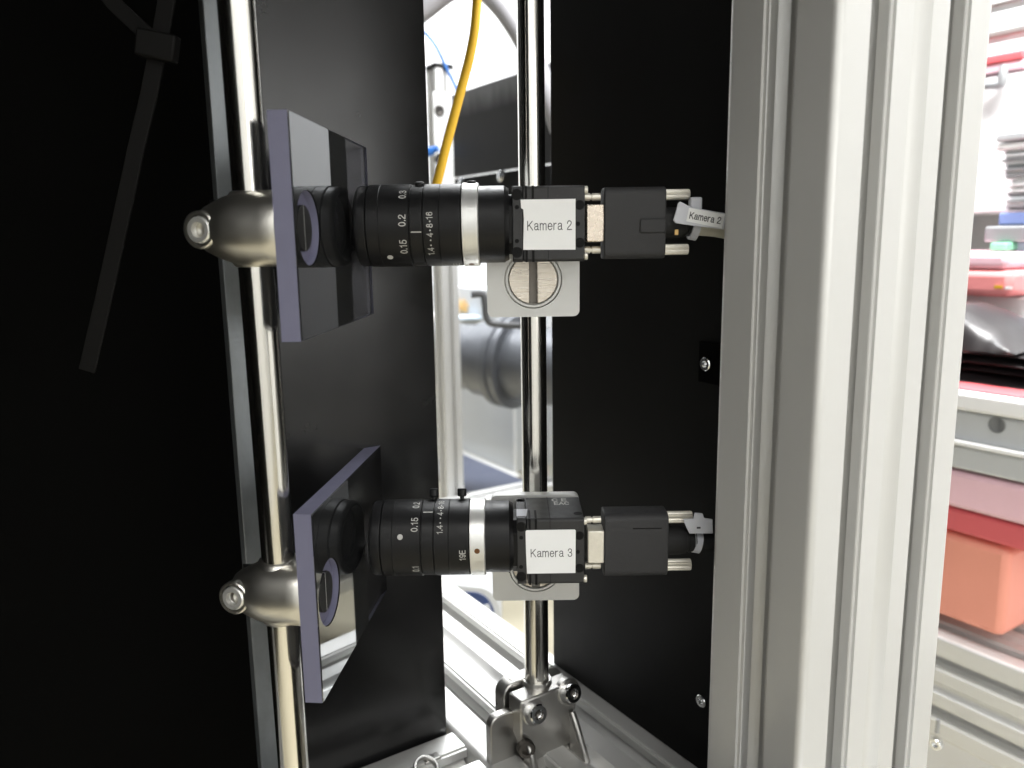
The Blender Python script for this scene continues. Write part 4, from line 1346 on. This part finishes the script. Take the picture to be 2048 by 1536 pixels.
# wall cupboard with red edge and handle, overhead trunking
oq = rk(1960, 400, 260)
t = thing("wall_cupboard", "white wall cupboard with a red top edge and grey corner handle", "cupboard", oq)
rackbox("door_front", 1900, 150, 2090, 425, M['white'], 260, 120, t, oq, 2, grow0=60, grow1=80)
rackbox("red_edge", 1900, 112, 2045, 130, M['red'], 256, 60, t, oq, 2, grow1=60, grow0=0)
rackbox("pink_edge", 1900, 131, 2050, 149, M['pink'], 258, 60, t, oq, 2, grow1=60, grow0=0)
pts = [rk(1975, 172, 252) - oq, rk(2004, 140, 252) - oq, rk(2002, 160, 250) - oq, rk(1998, 168, 250) - oq, rk(1960, 172, 250) - oq]
make("corner_handle", MB().tube([rk(2008, 132, 252) - oq, rk(2006, 150, 250) - oq, rk(2003, 165, 250) - oq, rk(1996, 169, 250) - oq, rk(1970, 171, 250) - oq, rk(1930, 174, 252) - oq], 4.4, 12), M['midgrey'], t)
for ya, yb, lab in ((70, 84, "grey cable trunking across the wall above the cupboard"), (14, 22, "thin grey rail on the wall near the top right corner")):
    a, b = rk(1980, ya, 300), rk(1980, yb, 300)
    c = uv(a.dot(U), VB + 300, (a.z + b.z) / 2)
    tag(make("wall_trunking", MB().box(c, (1400, 30, abs(a.z - b.z)), (U, V, UP)), M['trunk'], bevel=2), lab, "trunking")

# ------------------------------------------------------------------ room
def struct(name, mb, m):
    o = make(name, mb, m)
    o['kind'] = 'structure'
    return o


struct("floor", MB().box((0, 600, -Z0 - 10), (9000, 9000, 20)), M['floor'])
struct("rear_wall", MB().box((0, 2700, 400), (5200, 60, 3200)), M['wall'])
w = uv(900, VB + 420, 400)
struct("side_wall", MB().box(w, (5200, 60, 3200), (U, V, UP)), M['wall'])
struct("front_wall", MB().box((200, -2100, 300), (6000, 60, 3000)), M['wall'])
tag(slab("added_roof_blocker", 60, 420, -420, 258, 246, 250, M['void']), "unseen black board added overhead to shade the scene", "panel")  # added out of view to shade the parts from above
tag(slab("added_front_blocker", 193, 197, 110, 222, -760, -213, M['void']), "unseen black board added below the frame to shade the base beam", "board")  # added out of view to keep low front light off the base
tag(make("added_reflection_post", MB().lathe([(0, 11), (2400, 11)], (-150, -1350, -Z0), (0, 0, 1), 24), M['rubber']), "unseen dark post added to reflect as a thin line in the rods", "post")  # added only for the dark line it reflects in the rods
# unseen block added behind the right-hand enclosure wall to grey the upper mirror's reflection
t = thing("added_mirror_block", "unseen grey block with a darker base, added to reflect in the upper mirror plate", "cabinet", (300, 1010, -420))
make("upper_block", MB().box((0, 0, 565), (420, 200, 330)), M["midgrey"], t, bevel=3)
make("lower_block", MB().box((0, 0, 200), (416, 196, 396)), M['darkgrey'], t, bevel=3)
# low cream table under the frame's far end
tag(make("cream_worktop", MB().box(at(1010, 1320, 1000) + Vector((0, 250, -30)), (900, 800, 30)), M['floor'], bevel=2), "cream table top below the far rail", "table")
